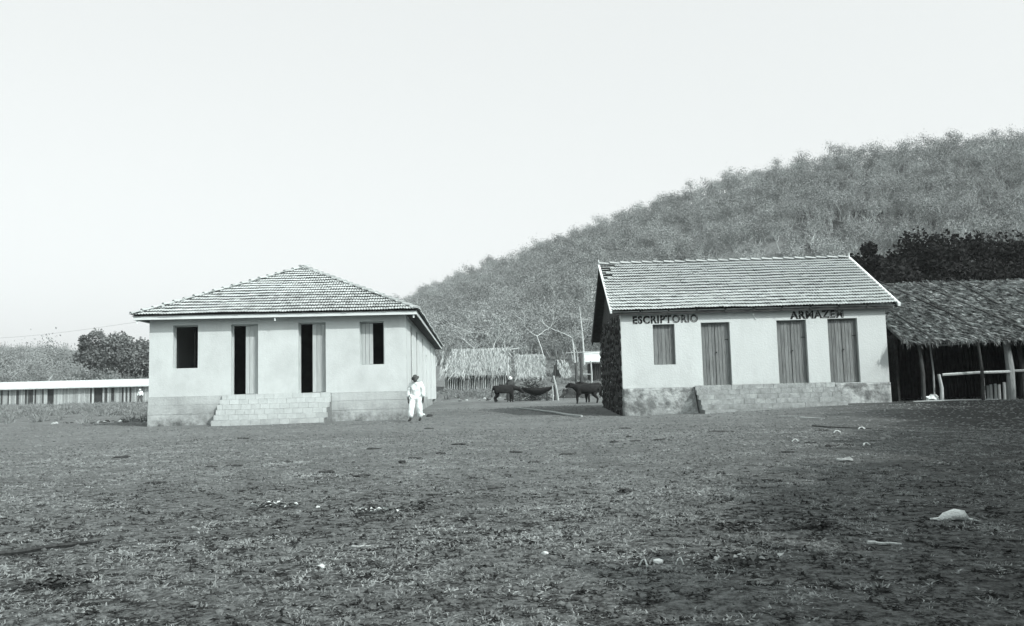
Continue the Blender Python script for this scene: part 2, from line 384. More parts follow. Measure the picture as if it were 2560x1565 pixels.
def block_steps(house, u0, u1, ztop, n, tread, bw, material, land=.12, ragged=0.0, label=None):
    rise = (ztop+.02)/n
    core = MB(); 
    for i in range(n):            # i=0 lowest riser
        yf = -(n-1-i)*tread-land
        core.box(u0+.03+.0015*i, yf+.02, -.25, u1-.03-.0015*i, -.025, (i+1)*rise-.012)
    st = core.build('steps', MORTAR, house)
    if label: st['label'] = label
    for i in range(n):
        yf = -(n-1-i)*tread-land; off = (i % 2)*bw*.5
        e0 = u0+random.uniform(0, ragged)-.004*i; e1 = u1+random.uniform(-ragged, ragged*.2)
        xs = [e0]; x = e0-off+bw
        while x < e1-.1: xs.append(x+random.uniform(-.012, .012)); x += bw
        xs.append(e1)
        for a, b in zip(xs[:-1], xs[1:]):
            m = MB(); g = .004
            m.box(a+g, yf+random.uniform(-.006, .006), i*rise+g-(.2 if i == 0 else 0), b-g, min(yf+tread+.03, -.03), (i+1)*rise-g*.3, jit=.003)
            m.build('block', material, st)
    return st

# ================================================================== HOUSE A
AX, AY, AR = -3.952, 31.37, R(2.83)
AW, AD, AHT = 9.371, 25.6, 3.88
hA = empty('plaster_house', (AX, AY, 0), AR, 'long white plastered house with hipped tile roof and two open doors above block steps', 'house')
opsA = [(-8.52, -7.62, 2.08, 3.66), (-6.42, -5.44, 1.07, 3.655), (-3.97, -2.97, 1.07, 3.67), (-1.72, -.82, 2.06, 3.66)]
m = MB(); wall_grid(m, -AW, 0, 1.05, AHT-.002, 0, .3, opsA)
fixn(m.build('wall', P_A, hA))['label'] = 'front wall of greyish white plaster'
m = MB(); sideo = [(2.3, 3.35, 1.2, 3.66), (5.6, 6.6, 1.2, 3.66), (10.1, 11.1, 1.2, 3.66), (13.3, 14.2, .55, 2.95), (18, 19, 1.2, 3.6), (22, 23, 1.2, 3.6)]
wall_grid(m, .3015, AD-.3, .6, AHT-.002, 0, -.3, sideo, axis='x')
fixn(m.build('wall', P_AS, hA))['label'] = 'bright sunlit side wall with tall narrow openings'
m = MB(); m.box(-AW, .3015, .6, -AW+.3, AD-.3, AHT-.002); m.box(-AW, AD-.298, .6, 0, AD, AHT-.002); m.build('wall', P_A, hA)
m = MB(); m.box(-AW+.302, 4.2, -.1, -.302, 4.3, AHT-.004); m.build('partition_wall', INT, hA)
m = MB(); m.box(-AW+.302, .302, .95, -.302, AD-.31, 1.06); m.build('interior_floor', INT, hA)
# plinth in three courses each
for k, (za, zb) in enumerate(((-.3, .40), (.406, .74), (.746, 1.046))):
    for a, b in ((-AW-.022+.004*k, -6.74), (-2.76, .022-.004*k)):
        m = MB(); m.box(a, -.026+.004*k, za, b, .28, zb, jit=.003); m.build('plinth_course', PL_A, hA)
    m = MB(); m.box(-.24, .285, za, .022-.004*k, AD*.55, min(zb, .9)-.3*(k == 2)+.0, jit=.002); m.build('plinth_course', PL_A, hA)
m = MB(); m.box(-6.738, -.02, -.3, -2.762, .28, 1.046); m.build('plinth_core', MORTAR, hA)
m = MB(); m.box(-AW-.02, .2815, -.3, -AW+.25, AD, .598); m.box(-AW+.27, AD-.25, -.3, -.26, AD+.02, .598); m.box(-.25, AD*.56, .02, .0, AD*.78, .597); m.box(-.25, AD-.6, -.3, .0, AD-.26, .597); m.build('plinth', PL_A, hA)
m = MB(); m.box(-.6, AD-.8, -.1, .35, AD-.2, .25); 
block_steps(hA, -6.73, -2.77, 1.055, 6, .25, .34, BLOCK, ragged=.06, label='pale cement block steps rising to both doors')
# soffit, fascia, roof
OV = .425
m = MB(); m.box(-AW-OV+.03, -OV+.03, AHT, OV-.03, AD+OV-.03, AHT+.025); m.build('soffit', DARKWOOD, hA)
fz0, fz1 = AHT-.03, AHT+.105
for nm, bx_ in (('fascia', (-AW-OV, -OV, fz0, OV, -OV+.028, fz1)), ('fascia', (OV-.028, -OV+.0285, fz0, OV, AD+OV-.0285, fz1)), ('fascia', (-AW-OV, -OV+.0285, fz0, -AW-OV+.028, AD+OV-.0285, fz1)), ('fascia', (-AW-OV, AD+OV-.028, fz0, OV, AD+OV, fz1))):
    m = MB(); m.box(*bx_); m.build('fascia', FASC, hA)
ez = AHT+.11; e = OV+.05; hw = AW/2+e; APZ = 6.39
cx = -AW/2
m = MB()
c0 = [(-AW-e, -e, ez), (e, -e, ez), (e, AD+e, ez), (-AW-e, AD+e, ez), (cx, -e+hw, APZ), (cx, AD+e-hw, APZ)]
m.add(c0, [(0, 1, 4), (1, 2, 5, 4), (2, 3, 5), (3, 0, 4, 5), (3, 2, 1, 0)]); roofA = m.build('roof', DARKWOOD, hA)
TL = math.hypot(hw, APZ-ez)/18.; TW = .205
tmA, mbA = tile_mesh('tile_a', TL, TW, TILE)
pitch = math.atan2(APZ-ez, hw); sp, cp = math.sin(pitch), math.cos(pitch)
def front_inside(r_, u):
    s0 = (r_+.35)*TL*cp
    if u > 2*hw-s0: return None
    return u+TW*.55 > s0 and u+TW*.45 < 2*hw-s0
lay_tiles(roofA, tmA, mbA, (Vector((-AW-e, -e-.03, ez-.005)), Vector((1, 0, 0)), Vector((0, cp, sp)), Vector((0, -sp, cp))), 18, front_inside, TL, TW, 0, material=TILE)
sl = AD+2*e
def side_inside(r_, u):
    s0 = (r_+.35)*TL*cp
    if u > sl-s0: return None
    return u+TW*.55 > s0
for org, au, as_ in ((Vector((e+.03, -e, ez-.005)), Vector((0, 1, 0)), Vector((-cp, 0, sp))), (Vector((-AW-e-.03, AD+e, ez-.005)), Vector((0, -1, 0)), Vector((cp, 0, sp)))):
    lay_tiles(roofA, tmA, mbA, (org, au, as_, au.cross(as_)), 18, side_inside, TL, TW, 0, material=TILE, allstuff=True)
capA = cap_mesh('cap_a', .40, .085, .115, CAP)
ap = (cx, -e+hw, APZ+.02)
lay_caps(roofA, capA, (-AW-e, -e-.03, ez+.02), ap, .42); lay_caps(roofA, capA, (e, -e-.03, ez+.02), ap, .42)
lay_caps(roofA, capA, (cx, AD+e-hw, APZ+.02), ap, .42, 'ridge_tile')
lay_caps(roofA, capA, (e, AD+e, ez+.02), (cx, AD+e-hw, APZ+.02), .42); lay_caps(roofA, capA, (-AW-e, AD+e, ez+.02), (cx, AD+e-hw, APZ+.02), .42)
# leaves of doors and windows (right leaf seen closed, left leaf folded in)
def frame_jamb(h, o, y, nm, mt=DARKWOOD):
    m = MB(); a, b, c, d = o; w = .05
    m.box(a+.001, y, c, a+w, y+.07, d-.001); m.box(b-w, y, c, b-.001, y+.07, d-.001); m.box(a+w+.001, y, d-w, b-w-.001, y+.07, d-.001)
    return m.build(nm, mt, h)
for o, nm in zip(opsA, ('window_frame', 'door_frame', 'door_frame', 'window_frame')): frame_jamb(hA, o, .19, nm, PLANKL)
plank_leaf(hA, 'door', -5.94, -5.49, .195, 1.08, 3.60, 3, PLANKL, label='closed right leaf of the left doorway')
plank_leaf(hA, 'door', -3.49, -3.02, .195, 1.09, 3.61, 3, PLANKL, label='closed right leaf of the right doorway')
plank_leaf(hA, 'shutter', -1.665, -1.25, .195, 2.07, 3.60, 3, PLANKL, label='pale closed left shutter of the right window')
plank_leaf(hA, 'shutter', .75, 1.2, -7.95, 2.1, 3.6, 3, DARKWOOD, axis='x', label='dark shutter folded back inside the left window')
for a, b, c, d in sideo: plank_leaf(hA, 'shutter', a+.03, b-.03, -.05, c+.01, d-.02, 4, PLANK, axis='x')
for x, y in ((-4.75, -.33), (OV-.12, -.33), (-AW-OV+.1, -.33)):
    m = MB(); z = AHT-.005
    m.tube([(x, y, z), (x, y, z-.05), (x, y, z-.055), (x, y, z-.09), (x, y, z-.10), (x, y, z-.14)], [.012, .012, .035, .04, .022, .036], 8); m.build('insulator', CERAM, hA)
M_A = Matrix.Translation((AX, AY, 0)) @ Matrix.Rotation(AR, 4, 'Z')
pA = M_A @ Vector((-AW-OV+.06, -.33, AHT-.10))
m = MB(); pts = []
endp = Vector((-34, 46, 4.9))
for i in range(25):
    t = i/24; p = pA.lerp(endp, t); p.z -= 1.2*math.sin(math.pi*t)*.35; pts.append(p)
m.tube(pts, .004, 4); tag(m.build('overhead_wire', WIRE), 'thin sagging wire running left from the eave of the hip roofed house', 'wire')

# ================================================================== HOUSE B
BX, BY, BR = 3.795, 29.511, R(-.909)
BW_, BD = 9.208, 8.45
hB = empty('store_house', (BX, BY, 0), BR, 'gabled plastered store with closed plank doors and black lettering under the eave', 'store')
opsB = [(1.11, 1.87, 1.73, 3.14), (2.79, 3.79, .96, 3.16), (5.42, 6.45, .955, 3.17), (7.19, 8.22, .95, 3.18)]
m = MB(); wall_grid(m, 0, BW_, .93, 3.565, 0, .32, opsB)
fixn(m.build('wall', P_B, hB))['label'] = 'white plastered front wall'
gab = [(.3215, -.3), (BD-.321, -.3), (BD-.321, 3.2), (3.832, 5.68), (.3215, 3.72)]
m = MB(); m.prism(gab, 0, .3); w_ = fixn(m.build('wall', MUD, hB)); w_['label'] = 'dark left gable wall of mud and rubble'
m = MB(); m.prism(gab, BW_-.3, BW_); fixn(m.build('wall', P_B, hB))
m = MB(); m.box(.0, BD-.32, -.3, BW_, BD, 3.14); m.build('wall', P_B, hB)
m = MB(); m.box(.31, .4, -.3, BW_-.31, BD-.33, .9); m.box(.31, 2.5, .9, BW_-.31, 2.6, 3.5); m.build('interior', INT, hB)
# rough plinth (subdivided, lumpy) left and right of the steps
def rough_panel(name, u0, u1, z0, z1, y, depth, material, parent, amp=.03, ragz=.0, step=.07):
    m = MB(); nu = max(2, int((u1-u0)/step)); nz_ = max(2, int((z1-z0)/step)); vs = []; fs = []
    for j in range(nz_+1):
        for i in range(nu+1):
            u = u0+(u1-u0)*i/nu; z = z0+(z1-z0)*j/nz_
            a = amp*(mnoise.noise(Vector((u*3.1, z*3.1, 5)))+.6*mnoise.noise(Vector((u*11, z*11, 9))))
            if i in (0, nu): a *= .3
            vs.append((u, y-a-.01, z+(mnoise.noise(Vector((u*4, 3, 1)))*ragz if j == nz_ else 0)))
    k = nu+1
    for j in range(nz_):
        for i in range(nu): fs.append((j*k+i, j*k+i+1, (j+1)*k+i+1, (j+1)*k+i))
    b0 = len(vs); edge = [i for i in range(k)]+[j*k+nu for j in range(1, nz_+1)]+[nz_*k+i for i in range(nu-1, -1, -1)]+[j*k for j in range(nz_-1, 0, -1)]
    for i_ in edge: vs.append((vs[i_][0], y+depth, vs[i_][2]))
    n = len(edge)
    for q in range(n): fs.append((edge[q], b0+q, b0+(q+1) % n, edge[(q+1) % n]))
    m.add(vs, fs); return fixn(m.build(name, material, parent, smooth=True))
rough_panel('plinth', -.01, 2.42, -.3, .925, -.012, .3, PL_B, hB)['label'] = 'peeling stained plinth left of the steps'
rough_panel('plinth', 7.33, BW_+.02, -.3, .925, -.012, .3, PL_B, hB, amp=.05)['label'] = 'broken rough plinth at the right corner'
m = MB(); m.box(2.425, -.01, -.3, 7.325, .3, .925); m.build('plinth_core', MORTAR, hB)
block_steps(hB, 2.46, 7.32, .955, 6, .26, .36, BLOCK2, ragged=.05, label='worn cement block steps across the three doors')
# mortar wedge heaped at the left end of the steps
m = MB(); m.add([(2.45, -.02, -.2), (1.75, -.04, -.2), (2.45, -.85, -.2), (2.45, -.02, .93), (2.44, -.06, .90), (2.2, -.15, .35)], [(0, 1, 3), (1, 5, 3), (1, 2, 5), (5, 2, 4), (3, 5, 4), (0, 3, 4, 2)])
m.build('rubble_buttress', PL_B, hB)
# rubble stones on left gable wall
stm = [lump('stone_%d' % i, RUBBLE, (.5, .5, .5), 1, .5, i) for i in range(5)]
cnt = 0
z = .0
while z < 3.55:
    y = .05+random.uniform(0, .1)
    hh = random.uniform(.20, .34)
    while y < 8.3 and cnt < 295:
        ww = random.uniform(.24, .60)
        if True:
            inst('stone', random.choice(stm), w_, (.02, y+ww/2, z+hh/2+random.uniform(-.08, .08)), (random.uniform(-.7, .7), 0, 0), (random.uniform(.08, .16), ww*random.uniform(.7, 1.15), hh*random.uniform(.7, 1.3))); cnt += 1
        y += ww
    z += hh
# roof
eav = Vector((0, -.248, 3.60)); rid_y, rid_z = 3.832, 5.80; back = (9.026, 3.05)
os_ = .357
run = rid_y+.248; rise_ = rid_z-3.60; SL = math.hypot(run, rise_); spB, cpB = rise_/SL, run/SL
NR = 17; TLB = SL/NR; NU = 48; TWB = (BW_+2*os_)/NU
# rafters and battens (roof frame)
m = MB()
for i in range(11):
    u = -os_+.02+i*(BW_+2*os_-.1)/10
    for (ya, za), (yb, zb) in (((-.23, 3.50), (rid_y, rid_z-.10)), ((rid_y+.001, rid_z-.10), (back[0]-.02, back[1]-.10))):
        m.prism([(ya, za), (yb, zb), (yb, zb+.09), (ya, za+.09)], u, u+.06)
roofB = fixn(m.build('roof', DARKWOOD, hB)); roofB['label'] = 'tile roof with bare battens at its upper left corner'
for i in range(NR+1):
    s = i*TLB*.98+.06; y = -.248+s*cpB; z = 3.565+s*spB
    m = MB(); m.prism([(y, z-.016), (y+.04, z+.006), (y+.03, z+.03), (y-.01, z+.008)], -os_+.02, BW_+os_-.02); m.build('batten', STICK, roofB)
tmB, mbB = tile_mesh('tile_b', TLB, TWB, TILEB)
hole = {16: 3, 15: 2, 14: 2, 13: 1, 12: 2, 11: 1, 10: 0}
def b_inside(r_, u):
    if u > BW_+2*os_-TWB*.5: return None
    i = int(round(u/TWB)); return i >= hole.get(r_, 0)
lay_tiles(roofB, tmB, mbB, (Vector((-os_, -.248-.03, 3.60)), Vector((1, 0, 0)), Vector((0, cpB, spB)), Vector((0, -spB, cpB))), NR, b_inside, TLB, TWB, 0, material=TILEB)
bl = math.hypot(back[0]-rid_y, rid_z-back[1]); bs, bc = (rid_z-back[1])/bl, (back[0]-rid_y)/bl; nrb = int(bl/TLB)
lay_tiles(roofB, tmB, mbB, (Vector((BW_+os_, back[0], back[1]+.06)), Vector((-1, 0, 0)), Vector((0, -bc, bs)), Vector((0, bs, bc))), nrb, lambda r_, u: None if u > BW_+2*os_-TWB*.5 else True, TLB, TWB, 0, material=TILEB, allstuff=True)
m = MB(); m.prism([(rid_y, rid_z-.06), (back[0], back[1]), (back[0], back[1]+.03), (rid_y, rid_z-.03)], -os_, BW_+os_); fixn(m.build('roof_boarding', DARKWOOD, roofB))
capB = cap_mesh('cap_b', .40, .08, .11, CAP)
lay_caps(roofB, capB, (-os_, rid_y, rid_z+.035), (BW_+os_, rid_y, rid_z+.035), .43, 'ridge_tile')
for u, wv in ((-os_-.03, .07), (BW_+os_-.03, .09)):
    m = MB(); m.prism([(-.31, 3.54), (rid_y, rid_z-.0), (rid_y, rid_z+.085), (-.33, 3.635)], u, u+wv); fixn(m.build('verge_board', WHITE, roofB))
for u in (-os_, BW_+os_):
    m = MB(); m.tube([(u, rid_y, rid_z), (u, rid_y, rid_z+.27)], [.035, .012], 6); m.build('finial', WHITE, roofB)
m = MB(); m.box(-.2, -.2, 3.48, BW_+.2, -.13, 3.565); m.build('eave_beam', DARKWOOD, roofB)
# doors
frame_jamb(hB, opsB[0], .13, 'window_frame', PLANK)
plank_leaf(hB, 'window_shutter', 1.16, 1.82, .135, 1.735, 3.09, 5, PLANK, label='closed five-plank shutter')
for o, n_ in zip(opsB[1:], (8, 8, 8)):
    frame_jamb(hB, o, .13, 'door_frame', PLANK)
    d = plank_leaf(hB, 'plank_door', o[0]+.05, o[1]-.05, .135, o[2]+.01, o[3]-.05, n_, PLANK)
    mid = (o[0]+o[1])/2
    m = MB(); m.tube([(mid+.02, .13, o[2]+1.15), (mid+.02, .09, o[2]+1.15)], [.022, .028], 8); m.build('handle', IRON, d)
    m = MB(); m.box(o[1]-.16, .12, o[3]-.62, o[1]-.04, .134, o[3]-.585); m.build('hinge', IRON, d)
    m = MB(); m.box(mid-.006, .122, o[2]+.02, mid+.006, .133, o[3]-.06); m.build('meeting_strip', DARKWOOD, d)
# lettering
def lettering(txt, u0, u1, z0, z1, tilt):
    for k, (mt, dx, dz, y, off) in enumerate(((PAINT, .0, .0, -.004, .10), (SIGNW, -.030, .014, -.007, -.07))):
        c = bpy.data.curves.new('txt', 'FONT'); c.body = txt; c.size = 1; c.extrude = .002/((z1-z0)); c.offset = off*.5; c.space_character = 1.12
        o = bpy.data.objects.new('tmp', c); sc.collection.objects.link(o)
        dg = bpy.context.evaluated_depsgraph_get(); me = bpy.data.meshes.new_from_object(o.evaluated_get(dg)); bpy.data.objects.remove(o)
        xs = [v.co.x for v in me.vertices]; ys = [v.co.y for v in me.vertices]; x0, x1, y0, y1 = min(xs), max(xs), min(ys), max(ys)
        for v in me.vertices:
            a = (v.co.x-x0)/(x1-x0); b = (v.co.y-y0)/(y1-y0)
            v.co = Vector((u0+(u1-u0)*a+dx, y-v.co.z*.001, z0+(z1-z0)*b+dz+tilt*a))
        me.materials.clear(); me.materials.append(mt)
        o = bpy.data.objects.new('lettering', me); link(o); o.parent = hB
        o['label'] = ('black shadow of the painted word ' if k == 0 else 'pale face of the painted word ')+txt
lettering('ESCRIPTORIO', .42, 2.70, 3.165, 3.455, .01)
lettering('ARMAZEM', 5.90, 7.76, 3.195, 3.475, .01)
m = MB(); m.tube([(4.62, -.02, 3.40), (4.62, -.09, 3.40)], [.03, .03], 8); m.tube([(4.62, -.03, 3.38), (4.72, -.02, 3.22)], [.01, .012], 5); m.build('insulator', CERAM, hB)

# ================================================================== palm-thatch huts
def thatch_roof(parent, L, half, z_e, z_r, dens, lenb, wb, mt_core, mt_blade, over=.25, shag=.5, sides=(1, -1), name='thatch', hipl=0.0):
    """gable roof, ridge along local x 0..L, centre y=0; a solid core and a coat of blades"""
    m = MB(); m.prism([(-half, z_e), (half, z_e), (half, z_e+.12), (0, z_r), (-half, z_e+.12)], -over+hipl, L+over-.1); fixn(m.build('roof', mt_core, parent))
    b = MB(); sl_ = math.hypot(half, z_r-z_e)
    for s in sides:
        for _ in range(int(dens*L*sl_)):
            t = random.random(); u = random.uniform(-over+hipl*(1-t), L+over); y = s*half*t*1.0; z = z_r+.03-(z_r-z_e-.1)*t
            if t < .06: z += .03
            d = Vector((random.gauss(0, .25), s*half/sl_, -(z_r-z_e)/sl_+random.gauss(.10, .12)))
            b.blade((u, y, z+random.uniform(0, .07)), d, lenb*random.uniform(.5, 1.2), wb*random.uniform(.6, 1.5), 0, .12)
    for uu in (-over, L+over):
        for _ in range(int(dens*sl_*.5)):
            t = random.random(); s = random.choice((1, -1)); b.blade((uu, s*half*t, z_r-(z_r-z_e)*t), (random.gauss(0, .3)+(.3 if uu > 0 else -.3), s*.5, -1), lenb*shag, wb, 0, .2)
    o = b.build(name, mt_blade, parent); o['kind'] = 'stuff'; return o
def stake_wall(parent, p0, p1, h, n, rad, mt, name='stake', skip=(), jit=.03):
    """row of upright stakes, each its own part"""
    for i in range(n):
        t = (i+.5)/n
        if any(a < t < b for a, b in skip): continue
        x = p0[0]+(p1[0]-p0[0])*t; y = p0[1]+(p1[1]-p0[1])*t; m = MB(); r_ = rad*random.uniform(.7, 1.25)
        m.tube([(x+random.uniform(-jit, jit), y, p0[2]-.15), (x+random.uniform(-jit, jit)*.7, y+random.uniform(-.02, .02), p0[2]+h*.5), (x+random.uniform(-jit, jit), y, p0[2]+h*random.uniform(.93, 1.03))], [r_, r_*.9, r_*.8], 5)
        m.build(name, mt, parent)
def thatch_hut(loc, rz, L, half, wh, zr, label, dens=90, front=True, n=30):
    h = empty('thatched_hut', loc, rz, label, 'hut')
    m = MB(); m.box(.1, -half+.4, -.3, L-.1, half-.4, wh); m.build('inner_wall', MUD, h)
    stake_wall(h, (.05, -half+.32, 0), (L-.05, -half+.32, 0), wh+.1, n, .05, STICK if front else STICKD)
    stake_wall(h, (L+.0, -half+.3, 0), (L+.0, half-.3, 0), wh+.1, 12, .045, STICKD)
    thatch_roof(h, L, half, wh-.12, zr, dens, .85, .05, THATCH, THATCHB, hipl=.7 if front else 0, over=.15)
    return h
z1 = T(-3, 71)
h1 = thatch_hut((-5.75, 71.6, z1+.02), R(-2), 5.25, 1.9, 1.28, 3.45, 'straw-thatched hut with stake walls, the longer one beside the white house', n=34)
m = MB(); m.tube([(5.3, .15, 3.3), (6.3, .2, 3.42)], .05, 6); m.tube([(5.2, -.1, 3.3), (5.8, -.15, 3.6)], .04, 6); m.build('ridge_pole', STICK, h1)
z2 = T(1, 77)
h2 = thatch_hut((.45, 80.6, z2-.55), R(0), 2.3, 1.6, 1.2, 3.35, 'small straw-thatched hut half hidden behind the longer hut', n=14, front=False)
# tiny thatch shelter
z3 = T(4.7, 83)
ts = empty('thatch_shelter', (4.2, 82.0, z3-.05), R(35), 'tiny steep thatch shelter behind the leaning posts', 'shelter')
m = MB(); m.prism([(-.75, 0), (.75, 0), (0, 1.7)], 0, 1.2); fixn(m.build('frame', STICKD, ts))
b = MB()
for s in (1, -1):
    for _ in range(220):
        t = random.random(); b.blade((random.uniform(-.1, 1.3), s*.75*t, 1.72-1.7*t), (random.gauss(0, .2), s*.45, -1), .5, .06, 0, .1)
b.build('thatch', THATCHB, ts)['kind'] = 'stuff'

# long low row house at far left
lhz = T(-42, 98)
lh = empty('row_house', (-66, 97.5, lhz-.1), R(1.0), 'long low hut row of pale stakes under a white roof left of the house', 'row house')
m = MB(); m.box(0, .25, -.3, 44, 3.5, 2.0); m.build('inner_wall', MUD, lh)
doors = [(9.2, 10.1), (16.9, 17.8), (24.5, 25.4), (31.0, 31.9), (38, 38.9)]
doors = [(a, b) for a, b in [(12.2, 13.0), (17.6, 18.5), (24.0, 24.9), (31.0, 31.9), (5, 5.9)]]
pal = MB(); x = .05; k = 0
front_stakes = []
while x < 44:
    w = random.uniform(.13, .24)
    if not any(a-.05 < x+w/2 < b+.05 for a, b in doors): front_stakes.append((x, w))
    x += w
for x, w in front_stakes[:300]:
    m = MB(); m.box(x+.01, .06+random.uniform(-.03, .03), -.3, x+w-.012, .14, 2.02+random.uniform(-.06, 0), jit=.01); m.build('stake', STICK if random.random() < .8 else STICKD, lh)
for a, b in doors:
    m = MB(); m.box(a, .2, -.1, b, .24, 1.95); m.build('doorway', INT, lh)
m = MB(); m.prism([(-.55, 1.92), (2.0, 2.78), (4.2, 2.0), (4.2, 2.08), (2.0, 2.88), (-.57, 2.02)], -.4, 44.4); fixn(m.build('roof', TIN, lh))

# white-roofed shed behind the store
sz = T(7.5, 76)
ws = empty('shed', (6.55, 76, sz), R(0), 'small shed with a bright white sheet roof beside the store wall', 'shed')
m = MB(); m.box(.35, .6, -.3, 4.2, 3.0, 1.75); m.build('wall', MUD, ws)
stake_wall(ws, (.3, .5, 0), (4.3, .5, 0), 1.85, 24, .05, STICKD)
m = MB(); m.prism([(-.15, 1.85), (1.5, 2.85), (1.5, 2.9), (-.17, 1.9)], -.1, 4.6); fixn(m.build('roof', TIN, ws))
m = MB(); m.tube([(-1.7, .9, 2.78), (4.0, .9, 2.9)], .045, 6); m.build('roof_pole', STICK, ws)
for nm, x, y, h_, r_, mt, lab in (('thick_post', 5.35, 72.5, 2.0, .13, STICKD, 'left thick dark post standing in front of the white-roofed shed'), ('thick_post', 5.85, 73.2, 2.7, .13, STICKD, 'taller dark post close to the white-roofed shed'),
                          ('fork_post', 6.75, 73.5, 2.1, .07, STICK, 'thin pale post with a cross rail beside the store')):
    m = MB(); z = T(x, y); m.tube([(x, y, z-.2), (x+.03, y, z+h_*.5), (x-.02, y, z+h_)], [r_, r_*.95, r_*.8], 7)
    if nm == 'fork_post': m.tube([(x-.75, y, z+.95), (x+.02, y, z+.92)], .04, 5)
    tag(m.build(nm, mt), lab, 'post')

# ================================================================== big thatched shed at right
shx, shy = 13.45, 29.3; shz = T(15, 30)
sh = empty('thatched_shed', (shx, shy, 0), R(-1.0), 'big open shed with shaggy old palm thatch right of the store', 'shed')
SLn = 12.0
m = MB(); m.prism([(-.55, 2.22), (-.5, 2.34), (4.4, 4.86), (9.0, 2.4), (9.0, 2.25), (4.4, 4.7)], -.15, SLn); fixn(m.build('roof', THATCHD, sh))
b = MB()
for _ in range(15000):
    t = random.random()**.9; u = random.uniform(-.2, SLn); y = 4.4-4.95*t; z = 4.88-2.56*t
    cl = mnoise.noise(Vector((u*1.1-t*2.2, t*3, 2)))
    b.blade((u, y, z+random.uniform(0, .05)+max(0, cl)*.10), (random.gauss(.42, .25), -.85, -.42+random.gauss(.06, .12)), random.uniform(.2, .5), random.uniform(.02, .05), 0, .15)
for _ in range(900):
    u = random.uniform(-.2, SLn); b.blade((u, -.52, 2.34), (random.gauss(.1, .4), -.25, -1), random.uniform(.1, .34), .03, 0, .2)
b.build('thatch', THATCHDB, sh)['kind'] = 'stuff'
for u, t0, t1, du in ((1.2, 0, .62, 1.9), (2.5, .05, 1.0, 1.9), (-.1, .45, 1.0, .9), (1.9, .4, .95, .8), (4.1, .0, .5, .9), (5.6, .2, .9, 1.2), (8, .1, .9, 1.3)):
    m = MB(); m.tube([(u+du*(t0 if k == 0 else t1), 4.4-4.95*(t0 if k == 0 else t1), 4.97-2.56*(t0 if k == 0 else t1)) for k in (0, 1)], .035, 5); m.build('thatch_pole', STICKD, sh)
g = shz-.02
for x, y, h_, r_, mt in ((.55, -.2, 2.0, .065, STICKD), (1.15, .3, 2.2, .03, STICK), (1.18, -.15, .95, .06, STICK), (2.35, -.6, 2.05, .055, STICKD), (3.55, -.15, 2.1, .13, STICK), (4.1, .1, 2.1, .08, STICKD), (6, -.2, 2.1, .1, STICKD), (8.2, -.2, 2.1, .1, STICK), (11, -.2, 2.1, .1, STICK), (.6, 8, 2.1, .1, STICKD), (5, 8, 2.1, .1, STICKD), (11, 8, 2.1, .1, STICKD)):
    m = MB(); m.tube([(x, y, g-.3), (x+.04, y, g+h_*.5), (x-.03, y, g+h_)], [r_*1.05, r_, r_*.85], 8); m.build('post', mt, sh)
for p, q, r_ in (((1.1, -.25, g+1.93), (3.6, -.3, g+2.04), .03), ((1.25, -.2, g+.93), (3.55, -.22, g+.98), .05), ((.1, -.4, g+.02), (2.9, -.5, g+.03), .05), ((3.6, 0, g+1.0), (11, 0, g+1.0), .05)):
    m = MB(); m.tube([p, ((p[0]+q[0])/2, (p[1]+q[1])/2, (p[2]+q[2])/2+.02), q], r_, 6); m.build('rail', STICK, sh)
stake_wall(sh, (.2, 3.98, g), (11.8, 3.98, g), 2.9, 90, .06, DARKWOOD)  # stakes and back wall coloured near-black for the shade under the thatch
m = MB(); m.box(.05, 4.05, g-.2, 11.9, 4.1, g+3.2); m.build('back_wall', INT, sh)
m = MB(); m.box(.05, .6, g-.2, .12, 4.3, g+2.4); m.build('end_wall', MUD, sh)
for k in range(7):
    x = 2.85+k*.14+random.uniform(-.02, .02); m = MB(); m.tube([(x, .3, g-.1), (x+.02, .3, g+random.uniform(.5, .8))], [.05, .045], 6); m.build('stub_stake', STICK, sh)
m = MB(); m.box(-.3, -.75, g-.15, 2.3, -.6, g+.05); m.build('ground_beam', STICKD, sh)
M_S = Matrix.Translation((shx, shy, 0)) @ Matrix.Rotation(R(-1.0), 4, 'Z')
p = M_S @ Vector((.95, .1, g+.12)); o = link(bpy.data.objects.new('bundle', lump('bundle', CLOTH, (.28, .2, .13), 2, .7, 3))); o.location = p
tag(o, 'pale crumpled bundle lying inside the big shed by its first posts', 'bundle')

# ================================================================== trees
def grow(m, tips, p, d, L, r_, depth, mi=0, wob=.22, split=2, ns=5, up=.12, shrink=.68, spread=.75):
    pts = [p.copy()]; rad = [r_]; q = p.copy(); dd = d.copy(); n = 3
    for i in range(n):
        dd = (dd+Vector((random.gauss(0, wob), random.gauss(0, wob), random.gauss(0, wob)+up))*.6).normalized()
        q = q+dd*L/n; pts.append(q.copy()); rad.append(r_*(1-.4*(i+1)/n))
    m.tube(pts, rad, ns if r_ > .04 else 3, mi, cap=False)
    tips.append((q.copy(), depth))
    if depth <= 0: return
    for k in range(split+(random.random() < .4)):
        ax = Vector((random.gauss(0, 1), random.gauss(0, 1), random.gauss(0, .35))).normalized()
        nd = (dd+ax*spread*random.uniform(.6, 1.2)).normalized()
        grow(m, tips, q, nd, L*shrink*random.uniform(.75, 1.2), r_*.58, depth-1, mi, wob, split, ns, up, shrink, spread)
